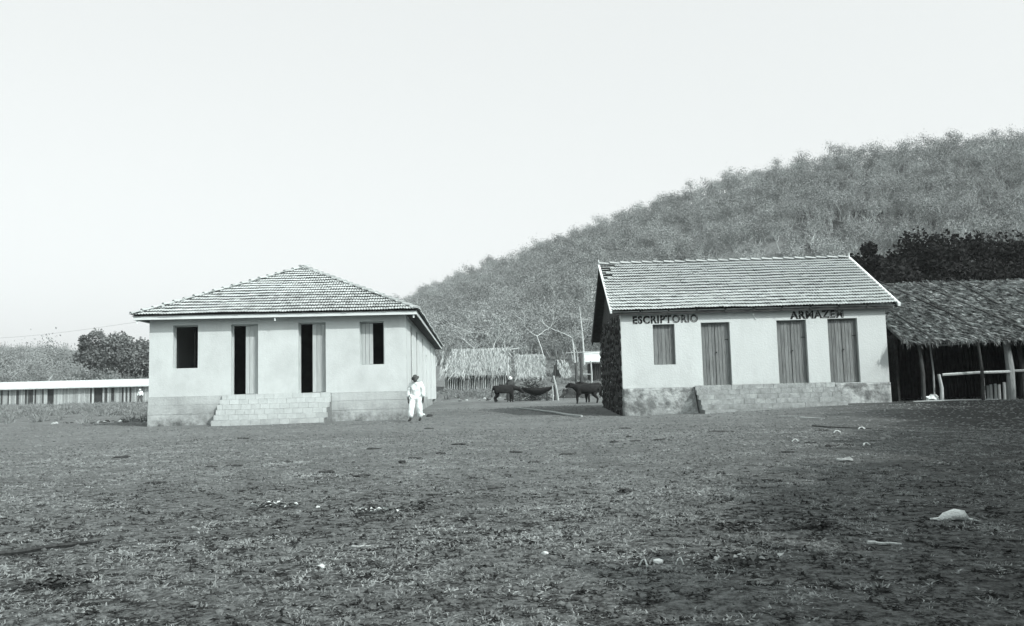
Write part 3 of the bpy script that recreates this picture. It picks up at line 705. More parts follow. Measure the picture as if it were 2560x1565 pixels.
def scrub(seed, h, leaves, mats):
    random.seed(seed); m = MB(); tips = []
    nst = random.choice((1, 2, 2))
    for k in range(nst):
        grow(m, tips, Vector((random.uniform(-.3, .3), random.uniform(-.3, .3), -.4)), Vector((random.gauss(0, .25), random.gauss(0, .25), 1)).normalized(), h*.42, .075, 3, 0, .3, 2, 4)
    T_ = [t for t in tips if t[1] < 3]
    for _ in range(leaves):
        t = random.choice(T_)[0]; m.leaf(t+Vector((random.gauss(0, .45), random.gauss(0, .45), random.gauss(0, .35))), random.uniform(.06, .14), 1)
    return m.mesh('scrub_src', mats)
def scatter(name, meshes, pts, rots, scls, label=None, cat=None, kind='stuff', rz_only=True):
    """instances of a few source meshes on a point cloud (geometry nodes), one object"""
    col = bpy.data.collections.new(name+'_sources')
    for i, me in enumerate(meshes):
        o = bpy.data.objects.new('source_%02d' % i, me); col.objects.link(o)
    me = bpy.data.meshes.new(name); n = len(pts); me.vertices.add(n)
    me.vertices.foreach_set('co', np.asarray(pts, dtype=np.float32).ravel())
    a = me.attributes.new('rot', 'FLOAT_VECTOR', 'POINT'); a.data.foreach_set('vector', np.asarray(rots, dtype=np.float32).ravel())
    a = me.attributes.new('scl', 'FLOAT_VECTOR', 'POINT'); a.data.foreach_set('vector', np.asarray(scls, dtype=np.float32).ravel())
    a = me.attributes.new('idx', 'INT', 'POINT'); a.data.foreach_set('value', np.random.randint(0, len(meshes), n).astype(np.int32))
    o = link(bpy.data.objects.new(name, me))
    ng = bpy.data.node_groups.new(name, 'GeometryNodeTree')
    ng.interface.new_socket('Geometry', in_out='INPUT', socket_type='NodeSocketGeometry'); ng.interface.new_socket('Geometry', in_out='OUTPUT', socket_type='NodeSocketGeometry')
    N = ng.nodes.new; gi = N('NodeGroupInput'); go = N('NodeGroupOutput'); iop = N('GeometryNodeInstanceOnPoints'); ci = N('GeometryNodeCollectionInfo')
    ci.inputs['Collection'].default_value = col; ci.inputs['Separate Children'].default_value = True; ci.inputs['Reset Children'].default_value = True
    def attr(nm, dt):
        q = N('GeometryNodeInputNamedAttribute'); q.data_type = dt; q.inputs['Name'].default_value = nm; return q.outputs['Attribute']
    lk = ng.links.new
    lk(gi.outputs[0], iop.inputs['Points']); lk(ci.outputs[0], iop.inputs['Instance']); iop.inputs['Pick Instance'].default_value = True
    lk(attr('idx', 'INT'), iop.inputs['Instance Index']); lk(attr('rot', 'FLOAT_VECTOR'), iop.inputs['Rotation']); lk(attr('scl', 'FLOAT_VECTOR'), iop.inputs['Scale'])
    lk(iop.outputs[0], go.inputs[0])
    md = o.modifiers.new('scatter', 'NODES'); md.node_group = ng
    return tag(o, label, cat, None, kind)
# hillside wood
srcs = [scrub(100+i, random.Random(i).uniform(2.8, 4.4), [420, 180, 620, 90, 500, 760, 260][i], [TWIG, LEAFG]) for i in range(7)]
random.seed(21)
pts = []; N_ = 0
rs = np.random.RandomState(5)
az = rs.uniform(-.95, .85, 66000); rr = np.sqrt(rs.uniform(98**2, 412**2, 66000))
X = rr*np.sin(az); Y = rr*np.cos(az); Rl = np.interp(az, AZA, AZR)
keep = (rr < Rl+12) & (rr > np.interp(az, [-.7, -.3, -.1], [125, 118, 94]))
keep &= rs.rand(len(X)) < np.clip(.85+1.2*vnoise(X, Y, 14, 8), .25, 1)*np.where(X < -40, .8, 1)
X, Y = X[keep][:20000], Y[keep][:20000]; Z = terrain(X, Y)
s = rs.uniform(.65, 1.35, len(X))*np.where(X < -40, np.clip(.8+1.2*np.abs(vnoise(X, Y, 16, 31)), .7, 1.2), 1)
scatter('hillside_wood', srcs, np.stack([X, Y, Z], -1), np.stack([rs.uniform(-.12, .12, len(X)), rs.uniform(-.12, .12, len(X)), rs.uniform(0, 6.28, len(X))], -1), np.stack([s, s, s*rs.uniform(.85, 1.15, len(X))], -1),
        'dry leafless scrub wood covering the whole hillside', 'woodland')
# individual bare trees at the foot of the hill
def bare_tree(x, y, h, lean, seed, label, depth=3, r_=.08, split=2, spread=.8):
    random.seed(seed); root = empty('bare_tree', (x, y, T(x, y)-.1), 0, label, 'tree', None)
    m = MB(); tips = []
    q = Vector((lean*h*.5, 0, h*.5)); m.tube([(0, 0, -.2), (lean*h*.22, 0, h*.26), q], [r_, r_*.85, r_*.7], 6, cap=False)
    m.build('trunk', BARK, root, True)
    m = MB()
    for k in range(split):
        a = (k+.5)/split*math.pi*1.1-.55*math.pi+random.uniform(-.2, .2)
        grow(m, tips, q, Vector((math.sin(a)*1.2, random.gauss(0, .4), .75)).normalized(), h*.30, r_*.62, depth, 0, .25, 2, 5, .05, .7, spread)
    m.build('crown', BARK, root, True)
for a in ((3.75, 98, 6.6, -.28, 3, 'pale bare tree with wide forked crown above the small hut'),
          (-1.6, 100, 6.8, -.35, 5, 'leaning bare tree above the right end of the longer hut'),
          (-4.6, 95, 4.6, .1, 9, 'low bare Y-shaped tree above the left end of the longer hut')):
    bare_tree(*a)
bare_tree(6.9, 94, 6.5, -.08, 14, 'slender bare tree with two upright limbs left of the white-roofed shed', 2, .10, 2, .45)
bare_tree(-12, 110, 6, .2, 22, 'bare tree on the slope hidden behind the house roof')if False else None
m = MB(); x, y = 7.9, 94.; z = T(x, y); m.tube([(x, y, z-.2), (x-.1, y, z+3.4), (x-.35, y, z+6.6)], [.13, .09, .04], 6); tag(m.build('dead_trunk', BARK), 'tall straight bare trunk rising behind the white-roofed shed', 'tree')

def leafy_tree(name, x, y, h, crown_r, seed, label, mats, leaves, lsize, trunk_r=.22, cat='tree', z=None, flat=.7, lean=0., trunk_h=.35, parent_group=None, clumps=26, sig=.3):
    random.seed(seed); root = empty(name, (x, y, T(x, y)-.1 if z is None else z), 0, label, cat, parent_group)
    m = MB(); tips = []; q = Vector((lean*h*trunk_h, 0, h*trunk_h))
    m.tube([(0, 0, -.3), (lean*h*trunk_h*.5, .02, h*trunk_h*.5), q], [trunk_r, trunk_r*.8, trunk_r*.7], 7, cap=False)
    for k in range(4):
        a = k*1.57+random.uniform(-.4, .4)
        grow(m, tips, q, Vector((math.cos(a)*.9, math.sin(a)*.9, .8)).normalized(), h*.28, trunk_r*.5, 2, 0, .2, 2, 5)
    m.build('trunk', mats[0], root, True)
    m = MB(); cz = h*(trunk_h+1)/2; rz_ = h*(1-trunk_h)/2
    cc = []
    for _ in range(clumps):
        a = random.uniform(0, 6.28); rr_ = math.sqrt(random.random())*crown_r*.8; zz = random.uniform(-.75, .85)*rz_*math.sqrt(max(.1, 1-(rr_/crown_r)**2))
        cc.append((Vector((lean*h*.5+math.cos(a)*rr_, math.sin(a)*rr_, cz+zz*flat+rz_*(1-flat)*.3)), random.uniform(.6, 1.25)))
    for _ in range(leaves):
        c, k = random.choice(cc); d = Vector((random.gauss(0, 1), random.gauss(0, 1), random.gauss(0, .65))).normalized()*crown_r*sig*k*random.random()**.4
        m.leaf(c+d, lsize*random.uniform(.6, 1.4))
    m.build('crown', mats[1], root); return root
# left umbrella tree + neighbour
leafy_tree('spreading_tree', -53.6, 112, 9.6, 5.0, 31, 'spreading round-crowned tree with pale trunk beyond the long hut row', [BARK, mat('hazy_leaf', .08, .20, scale=.9, width=.4)], 16000, .2, .24, flat=1.0, lean=.12, trunk_h=.30, clumps=46, sig=.24)
leafy_tree('leafy_tree', -48.6, 114, 6.8, 3.4, 32, 'lower leafy tree touching the corner of the white house beyond the hut row', [BARKG, LEAFM], 6000, .24, .18, trunk_h=.2, clumps=30, sig=.25)
# dark grove right, behind shed
for a in ((22.6, 58, 10.4, 2.2, 41, 'leftmost dark tree with a ragged top behind the store roof ridge'),
          (25.2, 57, 10.6, 2.4, 42, 'second dark tree from the left behind the thatched shed, with a rounded top'),
          (28.2, 57, 11.0, 2.9, 43, 'broad dark tree in the middle of the grove behind the thatched shed'),
          (31.6, 57, 10.4, 3.3, 44, 'dark tree right of the broad one behind the thatched shed'),
          (35.5, 57, 11.2, 3.6, 45, 'dark tree at the right edge of the grove'),
          (20.6, 57, 7.2, 2.4, 46, 'low dark tree just above the right end of the store ridge'),
          (24.0, 52, 8.0, 3.2, 47, 'dark tree low behind the sloping right verge of the store roof'),
          (28.5, 51, 8.0, 3.4, 48, 'dark low tree right behind the left part of the shed thatch'),
          (33.0, 50, 8.2, 3.6, 49, 'dark low tree behind the right part of the shed thatch')):
    x, y, h, cr, sd, lab = a
    leafy_tree('dark_tree', x, y, h+.5, cr, sd, lab, [STICKD, LEAFD], 24000, .17, .25, trunk_h=.08, flat=1.0, clumps=60, sig=.33, z=T(x, y)-.3)
# unseen trees added beyond the right edge to shade the yard
for x, y, h, cr, sd, lab in ((11.3, .5, 7.6, 4.2, 61, 'unseen added tree right of the camera, second nearest of the shade trees'), (15.0, 7.0, 7.8, 4.6, 62, 'middle unseen added shade tree beyond the right edge of the yard'),
                             (19.0, 13.5, 8.3, 4.8, 63, 'unseen added shade tree beyond the right edge, before the thatched shed'), (24.5, 20.5, 9, 5.2, 64, 'farthest unseen added front shade tree, next to the right end of the thatched shed'),
                             (8.6, -1.9, 6.8, 3.6, 68, 'smallest and nearest unseen added shade tree beside and behind the camera'),
                             (18.0, 1.0, 9, 5.0, 65, 'unseen added rear shade tree behind the nearest ones'), (23.0, 8.5, 10, 5.2, 66, 'unseen added rear shade tree behind the middle one'), (28.0, 16, 10.5, 5.4, 67, 'unseen added rear shade tree near the far end of the row')):
    leafy_tree('added_shade_tree', x, y, h, cr, sd, lab, [BARKG, LEAFM], 17000, .34, .3, trunk_h=.22, flat=.95, clumps=70, sig=.32)

# ================================================================== weeds, grass
def tuft(seed, n, h, w, spread, mat_, flatness=.6):
    random.seed(seed); m = MB()
    for _ in range(n):
        a = random.uniform(0, 6.28); r_ = random.random()*spread
        m.blade((math.cos(a)*r_, math.sin(a)*r_, -.005), (math.cos(a)*flatness*random.random(), math.sin(a)*flatness*random.random()+random.gauss(0, .2), random.uniform(.2, 1)), h*random.uniform(.4, 1.1), w*random.uniform(.7, 1.5), 0, .4)
    return m.mesh('tuft_src', mat_)
def gh(X, Y):
    RR = np.hypot(X, Y)
    return terrain(X, Y)+vnoise(X, Y, 2.3, 1)*.05*np.clip(RR/10, .3, 1)*(RR < 34)+vnoise(X, Y, .5, 2)*.022*(RR < 30)+vnoise(X, Y, .17, 3)*.016*(RR < 16)
def wedge(n, r0, r1, half, rs, power=2):
    a = rs.uniform(-half, half, n); r_ = (rs.uniform(r0**power, r1**power, n))**(1/power); return r_*np.sin(a), r_*np.cos(a)
gsrc = [tuft(200+i, 9, .034, .005, .022, STRAW, 1.6) for i in range(6)]
rs = np.random.RandomState(11)
X, Y = wedge(62000, 2.3, 19, .72, rs, 1.45)
kp = rs.rand(len(X)) < np.clip(.62+1.5*vnoise(X, Y, .45, 12)+.8*vnoise(X, Y, 1.7, 13), .1, 1)
X, Y = X[kp], Y[kp]; s = rs.uniform(.5, 1.35, len(X))*(1+.6*np.clip(vnoise(X, Y, 1.1, 14), 0, 1))
scatter('short_grass', gsrc, np.stack([X, Y, gh(X, Y)], -1), np.stack([0*X, 0*X, rs.uniform(0, 6.28, len(X))], -1), np.stack([s*1.2, s*1.2, s], -1), 'short trampled dry grass over the dirt yard', 'grass')
csrc = [lump('clod_src', mat('dirt_clod', .03, .17, scale=6), (.013, .012, .009), 1, .6, 30+i) for i in range(5)]
X, Y = wedge(20000, 2.3, 22, .72, rs, 1.5); s = rs.uniform(.35, 1.5, len(X))**1.5
scatter('dirt_clods', csrc, np.stack([X, Y, gh(X, Y)+.003], -1), np.stack([0*X, 0*X, rs.uniform(0, 6.28, len(X))], -1), np.stack([s, s, s], -1), 'small dirt clods and pebbles strewn over the yard', 'gravel')
dsrc = [tuft(230+i, 10, .038, .012, .022, mat('dark_small_leaf', .012, .05, scale=9), 2.2) for i in range(4)]
X, Y = wedge(46000, 2.3, 14, .72, rs, 1.3)
kp = rs.rand(len(X)) < sst(12, 5, Y)*np.clip(.42+1.6*vnoise(X, Y, .11, 22)+.5*vnoise(X, Y, .5, 23), .02, 1)
X, Y = X[kp], Y[kp]; s = rs.uniform(.5, 1.5, len(X))
scatter('low_leaves', dsrc, np.stack([X, Y, gh(X, Y)], -1), np.stack([0*X, 0*X, rs.uniform(0, 6.28, len(X))], -1), np.stack([s, s, s*.7], -1), 'dark low leafy clumps growing through the dry grass', 'ground cover')
fsrc = [lump('far_clod_src', mat('far_clod', .06, .25, scale=3), (.03, .026, .012), 1, .6, 40+i) for i in range(5)]
X, Y = wedge(22000, 14, 42, .72, rs, 1.6); kp = ~((X < -3.6) & (X > -14) & (Y > 29.5)) & ~((X > 3.6) & (X < 13.2) & (Y > 28)); X, Y = X[kp], Y[kp]; s = rs.uniform(.4, 1.5, len(X))
scatter('yard_gravel', fsrc, np.stack([X, Y, gh(X, Y)+.004], -1), np.stack([0*X, 0*X, rs.uniform(0, 6.28, len(X))], -1), np.stack([s, s, s], -1), 'loose gravel and crumbs of earth before the houses', 'gravel')
wsrc = [tuft(300+i, 26, .55, .03, .28, WEED, 1.1) for i in range(5)]
# weedy banks: left of house A and behind the gap
X1 = rs.uniform(-75, -13.6, 3600); Y1 = rs.uniform(37.5, 96, 3600)
X2 = rs.uniform(-6, 13, 3000); Y2 = rs.uniform(59.5, 100, 3000)
k1 = rs.rand(3600) < np.clip(.7+1.4*vnoise(X1, Y1, 4, 15), .1, 1); k2 = (rs.rand(3000) < np.clip(.7+1.3*vnoise(X2, Y2, 2.5, 16), .1, 1))
X = np.concatenate([X1[k1], X2[k2]]); Y = np.concatenate([Y1[k1], Y2[k2]])
bad = ((X > -6) & (X < -.3) & (Y > 70) & (Y < 75.5)) | ((X > -15) & (X < -4.2) & (Y < 58.5))
X, Y = X[~bad], Y[~bad]; s = rs.uniform(.35, 1.3, len(X))
scatter('weeds', wsrc, np.stack([X, Y, terrain(X, Y)], -1), np.stack([0*X, 0*X, rs.uniform(0, 6.28, len(X))], -1), np.stack([s, s, s], -1), 'tangled dry weeds on the banks behind the houses', 'weeds')

# ================================================================== creatures
def skin_mesh(name, nodes, edges, material, parent=None, sub=2):
    """nodes: {key:(x,y,z,r)}; grown by a Skin modifier rooted at the first node"""
    keys = list(nodes); me = bpy.data.meshes.new(name); me.from_pydata([nodes[k][:3] for k in keys], [(keys.index(a), keys.index(b)) for a, b in edges], [])
    o = link(bpy.data.objects.new(name, me)); me.materials.append(material)
    sk = o.modifiers.new('skin', 'SKIN'); sk.use_smooth_shade = True
    d = me.skin_vertices[0].data
    for i, k in enumerate(keys):
        r_ = nodes[k][3]; d[i].radius = (r_, r_) if not isinstance(r_, tuple) else r_; d[i].use_root = (i == 0)
    sb = o.modifiers.new('sub', 'SUBSURF'); sb.levels = sub; sb.render_levels = sub
    if parent: o.parent = parent
    return o
def calf(x, y, rz, s, label, head='graze', seed=1):
    """young ox facing local +x; standing"""
    root = empty('calf', (x, y, T(x, y)), rz, label, 'calf')
    n = {'mid': (0, 0, .80, .265), 'chest': (.33, 0, .80, .25), 'sh': (.52, 0, .88, .19), 'hip': (-.38, 0, .86, .235), 'rump': (-.58, 0, .88, .15)}
    e = [('mid', 'chest'), ('chest', 'sh'), ('mid', 'hip'), ('hip', 'rump')]
    if head == 'low': n |= {'nk': (.80, 0, .82, .14), 'hd': (1.03, 0, .70, .11), 'mz': (1.20, 0, .50, .062)}
    else: n |= {'nk': (.74, 0, 1.0, .14), 'hd': (.93, 0, 1.06, .11), 'mz': (1.15, 0, .90, .062)}
    e += [('sh', 'nk'), ('nk', 'hd'), ('hd', 'mz')]
    n |= {'t1': (-.68, 0, .74, .03), 't2': (-.72, 0, .5, .022), 't3': (-.71, 0, .3, .035)}; e += [('rump', 't1'), ('t1', 't2'), ('t2', 't3')]
    rnd = random.Random(seed)
    for sd in (1, -1):
        k = '%d' % sd; j = rnd.uniform(-.07, .07); y_ = sd*.13
        n |= {'fs'+k: (.45, y_, .55, .12), 'fk'+k: (.46+j, y_, .34, .072), 'ff'+k: (.44+j*1.2, y_, .12, .05), 'fh'+k: (.47+j*1.2, y_, .02, .042)}
        e += [('chest', 'fs'+k), ('fs'+k, 'fk'+k), ('fk'+k, 'ff'+k), ('ff'+k, 'fh'+k)]
        n |= {'hs'+k: (-.42, y_, .58, .15), 'hk'+k: (-.36-j, y_, .44, .10), 'hh'+k: (-.53-j, y_, .28, .062), 'hf'+k: (-.49-j, y_, .1, .05), 'hp'+k: (-.46-j, y_, .02, .042)}
        e += [('hip', 'hs'+k), ('hs'+k, 'hk'+k), ('hk'+k, 'hh'+k), ('hh'+k, 'hf'+k), ('hf'+k, 'hp'+k)]
        hx = n['hd']; n['ea'+k] = (hx[0]-.04, sd*.14, hx[2]+.06, .03); n['eb'+k] = (hx[0]-.07, sd*.23, hx[2]+.05, .014); e += [('hd', 'ea'+k), ('ea'+k, 'eb'+k)]
    n = {k: (v[0]*s, v[1]*s, v[2]*s, v[3]*s) for k, v in n.items()}
    skin_mesh('body', n, e, HIDE, root); 
    for sd in (1, -1):
        h = n['hd']; m = MB(); m.tube([(h[0]-.02, sd*.05*s, h[2]+.07*s), (h[0]+.0, sd*.10*s, h[2]+.13*s), (h[0]+.02, sd*.10*s, h[2]+.19*s)], [.018*s, .014*s, .005*s], 5); m.build('horn', BONE if False else STICK, root)
    return root
calf(-.62, 51.6, R(4), 1.02, 'dark calf with lowered head in front of the thatched huts', 'low', 1)
calf(3.75, 43.8, R(180-6), .95, 'dark calf facing left beside the shaded store wall', 'up', 2)
calf(4.35, 45.6, R(180+16), 1.0, 'second dark calf standing behind the one by the store wall', 'up', 3)

def person(x, y, rz, s, label, mats, pose, hat=True, hatm=FELT, z=None):
    """figure facing local -y"""
    shirt, trous, skin = mats
    root = empty('person', (x, y, T(x, y) if z is None else z), rz, label, 'person')
    sit = pose == 'sit'
    n = {'pelvis': (0, 0, .93, .12), 'belly': (0, -.01, 1.08, .095), 'chest': (0, -.02, 1.28, .10), 'neckb': (0, -.05, 1.42, .06), 'neck': (0, -.10, 1.46, .05), 'head': (0, -.165, 1.535, .085), 'crown': (0, -.15, 1.60, .078), 'face': (0, -.225, 1.50, .05), 'chin': (0, -.20, 1.45, .038)}
    e = [('pelvis', 'belly'), ('belly', 'chest'), ('chest', 'neckb'), ('neckb', 'neck'), ('neck', 'head'), ('head', 'crown'), ('head', 'face'), ('face', 'chin')]
    arm = {1: [(.19, -.02, 1.37, .055), (.265, -.0, 1.12, .043), (.27, -.06, .86, .032), (.27, -.08, .77, .034)], -1: [(-.19, -.02, 1.37, .055), (-.28, .0, 1.12, .043), (-.31, -.02, .86, .032), (-.30, -.04, .77, .034)]}
    leg = {1: [(.10, 0, .86, .085), (.115, -.07, .50, .058), (.12, .06, .10, .04), (.125, -.02, .035, .038), (.13, -.12, .025, .032)], -1: [(-.10, 0, .86, .085), (-.15, -.16, .50, .058), (-.20, -.14, .10, .04), (-.205, -.20, .035, .038), (-.215, -.30, .025, .032)]}
    for sd in (1, -1):
        prev = 'chest'
        for i, q in enumerate(arm[sd]): n['a%d%d' % (sd, i)] = q; e.append((prev, 'a%d%d' % (sd, i))); prev = 'a%d%d' % (sd, i)
        q = arm[sd][-1]
        for f in range(4):
            fx = q[0]+(f-1.5)*.004; fy = q[1]+(f-1.5)*.021; ln = (.07, .08, .075, .06)[f]
            n['f%d%da' % (sd, f)] = (fx, fy, q[2]-.05, .0095); n['f%d%db' % (sd, f)] = (fx-sd*.012, fy-.004, q[2]-.05-ln, .008)
            e += [(prev, 'f%d%da' % (sd, f)), ('f%d%da' % (sd, f), 'f%d%db' % (sd, f))]
        n['t%da' % sd] = (q[0]-sd*.02, q[1]-.045, q[2]-.015, .011); n['t%db' % sd] = (q[0]-sd*.025, q[1]-.055, q[2]-.06, .009); e += [(prev, 't%da' % sd), ('t%da' % sd, 't%db' % sd)]
        prev = 'pelvis'
        for i, q in enumerate(leg[sd]): n['l%d%d' % (sd, i)] = q; e.append((prev, 'l%d%d' % (sd, i))); prev = 'l%d%d' % (sd, i)
    S = lambda d: {k: (v[0]*s, v[1]*s, v[2]*s, v[3]*s) for k, v in d.items()}
    skin_mesh('body', S(n), e, skin, root)
    # shirt
    sn = {'c': (0, -.02, 1.26, (.19, .17)), 'b': (0, -.01, 1.08, (.175, .155)), 'h': (0, 0, .92, (.18, .16)), 'h2': (0, 0, .84, (.19, .17)), 'n': (0, -.04, 1.41, .10)}
    se = [('c', 'b'), ('b', 'h'), ('h', 'h2'), ('c', 'n')]
    for sd in (1, -1):
        prev = 'c'
        for i, (q, r_) in enumerate(zip(arm[sd][:3], (.10, .082, .07))): k = 's%d%d' % (sd, i); sn[k] = (q[0], q[1], q[2], r_); se.append((prev, k)); prev = k
    def S2(d): return {k: (v[0]*s, v[1]*s, v[2]*s, tuple(a*s for a in v[3]) if isinstance(v[3], tuple) else v[3]*s) for k, v in d.items()}
    skin_mesh('shirt', S2(sn), se, shirt, root)
    tn = {'p': (0, 0, .92, .165)}; te = []
    for sd in (1, -1):
        prev = 'p'
        for i, (q, r_) in enumerate(zip(leg[sd][:3], (.135, .125, .11))): k = 'l%d%d' % (sd, i); tn[k] = (q[0]*1.05, q[1], q[2], r_); te.append((prev, k)); prev = k
    skin_mesh('trousers', S2(tn), te, trous, root)
    for sd in (1, -1):
        q = leg[sd][3]; t = leg[sd][4]; skin_mesh('shoe', S({'a': (q[0], q[1]+.03, .045, .045), 'b': (t[0], t[1], .035, .042), 'c': (t[0], t[1]-.05, .03, .03)}), [('a', 'b'), ('b', 'c')], SHOE, root)
    if hat:
        m = MB(); ns = 20; rings = [(.165, -.012), (.17, 0.0), (.10, .012), (.098, .07), (.085, .115), (.04, .125), (.0, .11)]
        vs = []
        for r_, z_ in rings:
            for k in range(ns):
                a = 6.2832*k/ns; w = 1+.05*math.sin(2*a); cz = .02*math.cos(2*a) if r_ > .15 else 0
                vs.append((math.cos(a)*r_*s*(.92 if r_ < .12 else 1), math.sin(a)*r_*s*1.1*w, (z_+cz)*s))
        fs = [(j*ns+k, j*ns+(k+1) % ns, (j+1)*ns+(k+1) % ns, (j+1)*ns+k) for j in range(len(rings)-1) for k in range(ns)]
        m.add(vs, fs); h = m.build('hat', hatm, root, True); h.location = (0, -.15*s, 1.575*s); h.scale = (.86, .86, .9); h.rotation_euler = (R(34), R(-4), 0)
    return root
person(-3.40, 29.55, R(-6), .94, 'man in loose white suit and dark felt hat walking with bowed head', (CLOTH, CLOTH, SKIN), 'walk')
person(-.22, 53.6, R(0), .93, 'figure in a pale hat standing behind the calf with lowered head', (STICKD, STICKD, SKIN), 'stand', hatm=CLOTH)
person(-40.6, 92.2, R(0), .92, 'small distant figure in a white shirt before the hut row', (CLOTH, STICKD, SKIN), 'stand', hatm=CLOTH)

# ================================================================== yard things behind the calves
tz = T(1.2, 53.4)
tr = empty('dugout_trough', (.35, 53.6, tz), R(0), 'dark curved dugout trough raised on forked posts between the calves', 'trough')
m = MB(); N2 = 16; vs = []; fs = []; Lx = 2.15
for i in range(N2+1):
    t = i/N2; x = t*Lx; d = math.sin(math.pi*t)**.8; zt = .82+.10*(1-d); dep = .06+.42*d; wd = .10+.28*d
    for k in range(9):
        a = math.pi*k/8; vs.append((x, math.cos(a)*wd, zt-math.sin(a)*dep))
for i in range(N2):
    for k in range(8): fs.append((i*9+k, (i+1)*9+k, (i+1)*9+k+1, i*9+k+1))
    fs.append((i*9+8, (i+1)*9+8, (i+1)*9, i*9))
m.add(vs, fs); fixn(m.build('trough_body', HIDE, tr, True))
for x in (.05, 1.72):
    m = MB(); m.tube([(x, .1, -.2), (x+.02, .0, .4), (x+.02, 0, .86)], [.08, .065, .06], 6); m.tube([(x, -.25, -.2), (x, -.05, .75)], .05, 6); m.build('leg', STICKD, tr)
# brush pile behind trough
random.seed(77)
bp = empty('brushwood_pile', (1.2, 55.6, T(1.2, 55.6)), 0, 'heap of dry brushwood and pale branches piled behind the dark trough', 'brushwood')
m1, m2 = MB(), MB()
for _ in range(420):
    x = random.gauss(0, .62); y = random.gauss(0, .5); hmax = 1.65*math.exp(-(x*x)/.75-(y*y)/.9); z = random.uniform(0, hmax)
    a = random.uniform(0, 3.14); L = random.uniform(.3, .9); d = Vector((math.cos(a), math.sin(a), random.gauss(0, .35))).normalized()*L*.5
    p = Vector((x, y, z)); (m1 if random.random() < .45 else m2).tube([p-d, p+Vector((0, 0, random.uniform(-.05, .08))), p+d], [.024, .02, .008], 3)
m1.build('pale_branches', STICK, bp)['kind'] = 'stuff'; m2.build('dark_branches', STICKD, bp)['kind'] = 'stuff'
for nm, a, b, r_, mt, lab in (('leaning_post', (2.78, 53.2, 0), (2.50, 53.3, 1.55), .075, STICK, 'pale leaning post right of the dark trough'),
                              ('upright_post', (2.62, 54.6, 0), (2.66, 54.6, 2.25), .07, STICKD, 'dark upright post just behind the pale leaning post'),
                              ('short_post', (2.42, 53.0, 0), (2.40, 53.0, .95), .035, STICK, 'thin short stake at the right end of the trough')):
    m = MB(); g_ = T(a[0], a[1]); m.tube([(a[0], a[1], g_-.2), ((a[0]+b[0])/2+.02, a[1], g_+b[2]/2), (b[0], b[1], g_+b[2])], [r_, r_*.9, r_*.8], 7)
    if nm == 'upright_post': m.tube([(2.35, 54.5, g_+1.2), (2.66, 54.5, g_+1.1)], .03, 5); m.tube([(2.4, 54.5, g_+1.2), (2.62, 54.5, g_+1.7)], .03, 5)
    tag(m.build(nm, mt), lab, 'post')
o = link(bpy.data.objects.new('dark_mound', lump('dark_mound', DUNG, (.85, .6, .72), 3, .4, 5))); o.location = (4.05, 58.5, T(4, 58.5)); tag(o, 'dark conical heap on the ground left of the calf by the store', 'heap')
# rubble and debris line at bank foot: individual stones & logs
random.seed(5)
lm = [lump('rock_%d' % i, mat('grey_rubble', .25, .5, scale=9), (.13, .11, .075), 1, .5, 50+i) for i in range(4)]
lmd = [lump('rockd_%d' % i, DUNG, (.16, .12, .07), 1, .5, 60+i) for i in range(4)]
for i in range(60):
    x = random.uniform(-5, 5.5); y = random.uniform(57.5, 63); me = random.choice(lm if random.random() < .4 else lmd)
    o = link(bpy.data.objects.new('rubble_stone', me)); o.location = (x, y, T(x, y)+.01); k = random.uniform(.3, 1.1); o.scale = (k, k, k); o.rotation_euler = (0, 0, random.uniform(0, 6))
    tag(o, 'loose stone in the rubble strip below the thatched huts', 'stone', 'loose stones in the rubble strip')
for i in range(46):
    x = random.uniform(-21, -13.6); y = random.uniform(36.5, 41); me = random.choice(lm if random.random() < .3 else lmd)
    o = link(bpy.data.objects.new('rubble_stone', me)); o.location = (x, y, T(x, y)+.01); k = random.uniform(.3, 1.0); o.scale = (k, k, k); o.rotation_euler = (0, 0, random.uniform(0, 6))
    tag(o, 'loose stone on the weedy bank left of the white house', 'stone', 'loose stones on the left bank')

# ================================================================== litter on the yard
def setdown(o, x, y, dz=0., rz=0.): o.location = (x, y, float(gh(np.array([x]), np.array([y]))[0])+dz); o.rotation_euler = (0, 0, rz); return o
random.seed(9)
pats = [(-6.57,14.25,'wide dark dung streak far left on the yard',1.4),(-6.28,19.66,'dark dung pat below the left end of the block steps',1.2),(-6.35,18.91,'dung pat just in front of the one below the steps',.9),(-3.94,11.99,'dung pat left of centre before the steps',1.1),(-4.27,11.99,'thin dung smear left of centre before the steps',.8),(-4.15,9.88,'flat dung streak in the left foreground',1.1),
 (-3.28,12.35,'small dung pat below the second door',.7),(-2.33,10.55,'dung pat left of the clumped one, left of centre',1.0),(-1.83,10.12,'clumped dung pat left of centre',1.0),(-1.04,15.72,'blackest oval dung pat right of the walking man',1.3),(0.0,13.71,'dung pat in the yard below the trough',1.0),(-2.51,15.08,'thin dung streak below the walking man',1.1),(-1.51,12.8,'dung streak behind the round stone',.9),(-1.19,13.67,'small dung pat in front of the blackest one',.7),(-2.35,23.44,'dark oval pat just right of the walking man',1.2),
 (2.6,20.19,'dung pat before the left corner of the store',1.2),(2.19,16.49,'tiny dung lump before the store window',.5),(2.12,15.12,'dung pat before the store window',.9),(1.74,15.08,'small dung lump left of the pats before the store',.6),(2.64,15.4,'raised dung pat before the first store door',1.4),(4.25,17.5,'long dark dung streak before the first store door',2.2),(.78,12.84,'lone dung pat before the dark gable wall',1.0),(.26,11.71,'faint dung pat in the centre of the yard',.8),
 (6.14,17.14,'dark dung pat beside the long stick at right',1.4),(4.74,13.75,'round dung pat left of the pale bone piece',.8),(4.84,13.03,'dung pat left of the small pair at right',1.1),(5.08,13.03,'small dung pat beside a pale chip at right',.7),(3.87,12.17,'dung pat before the middle store door',1.0)]
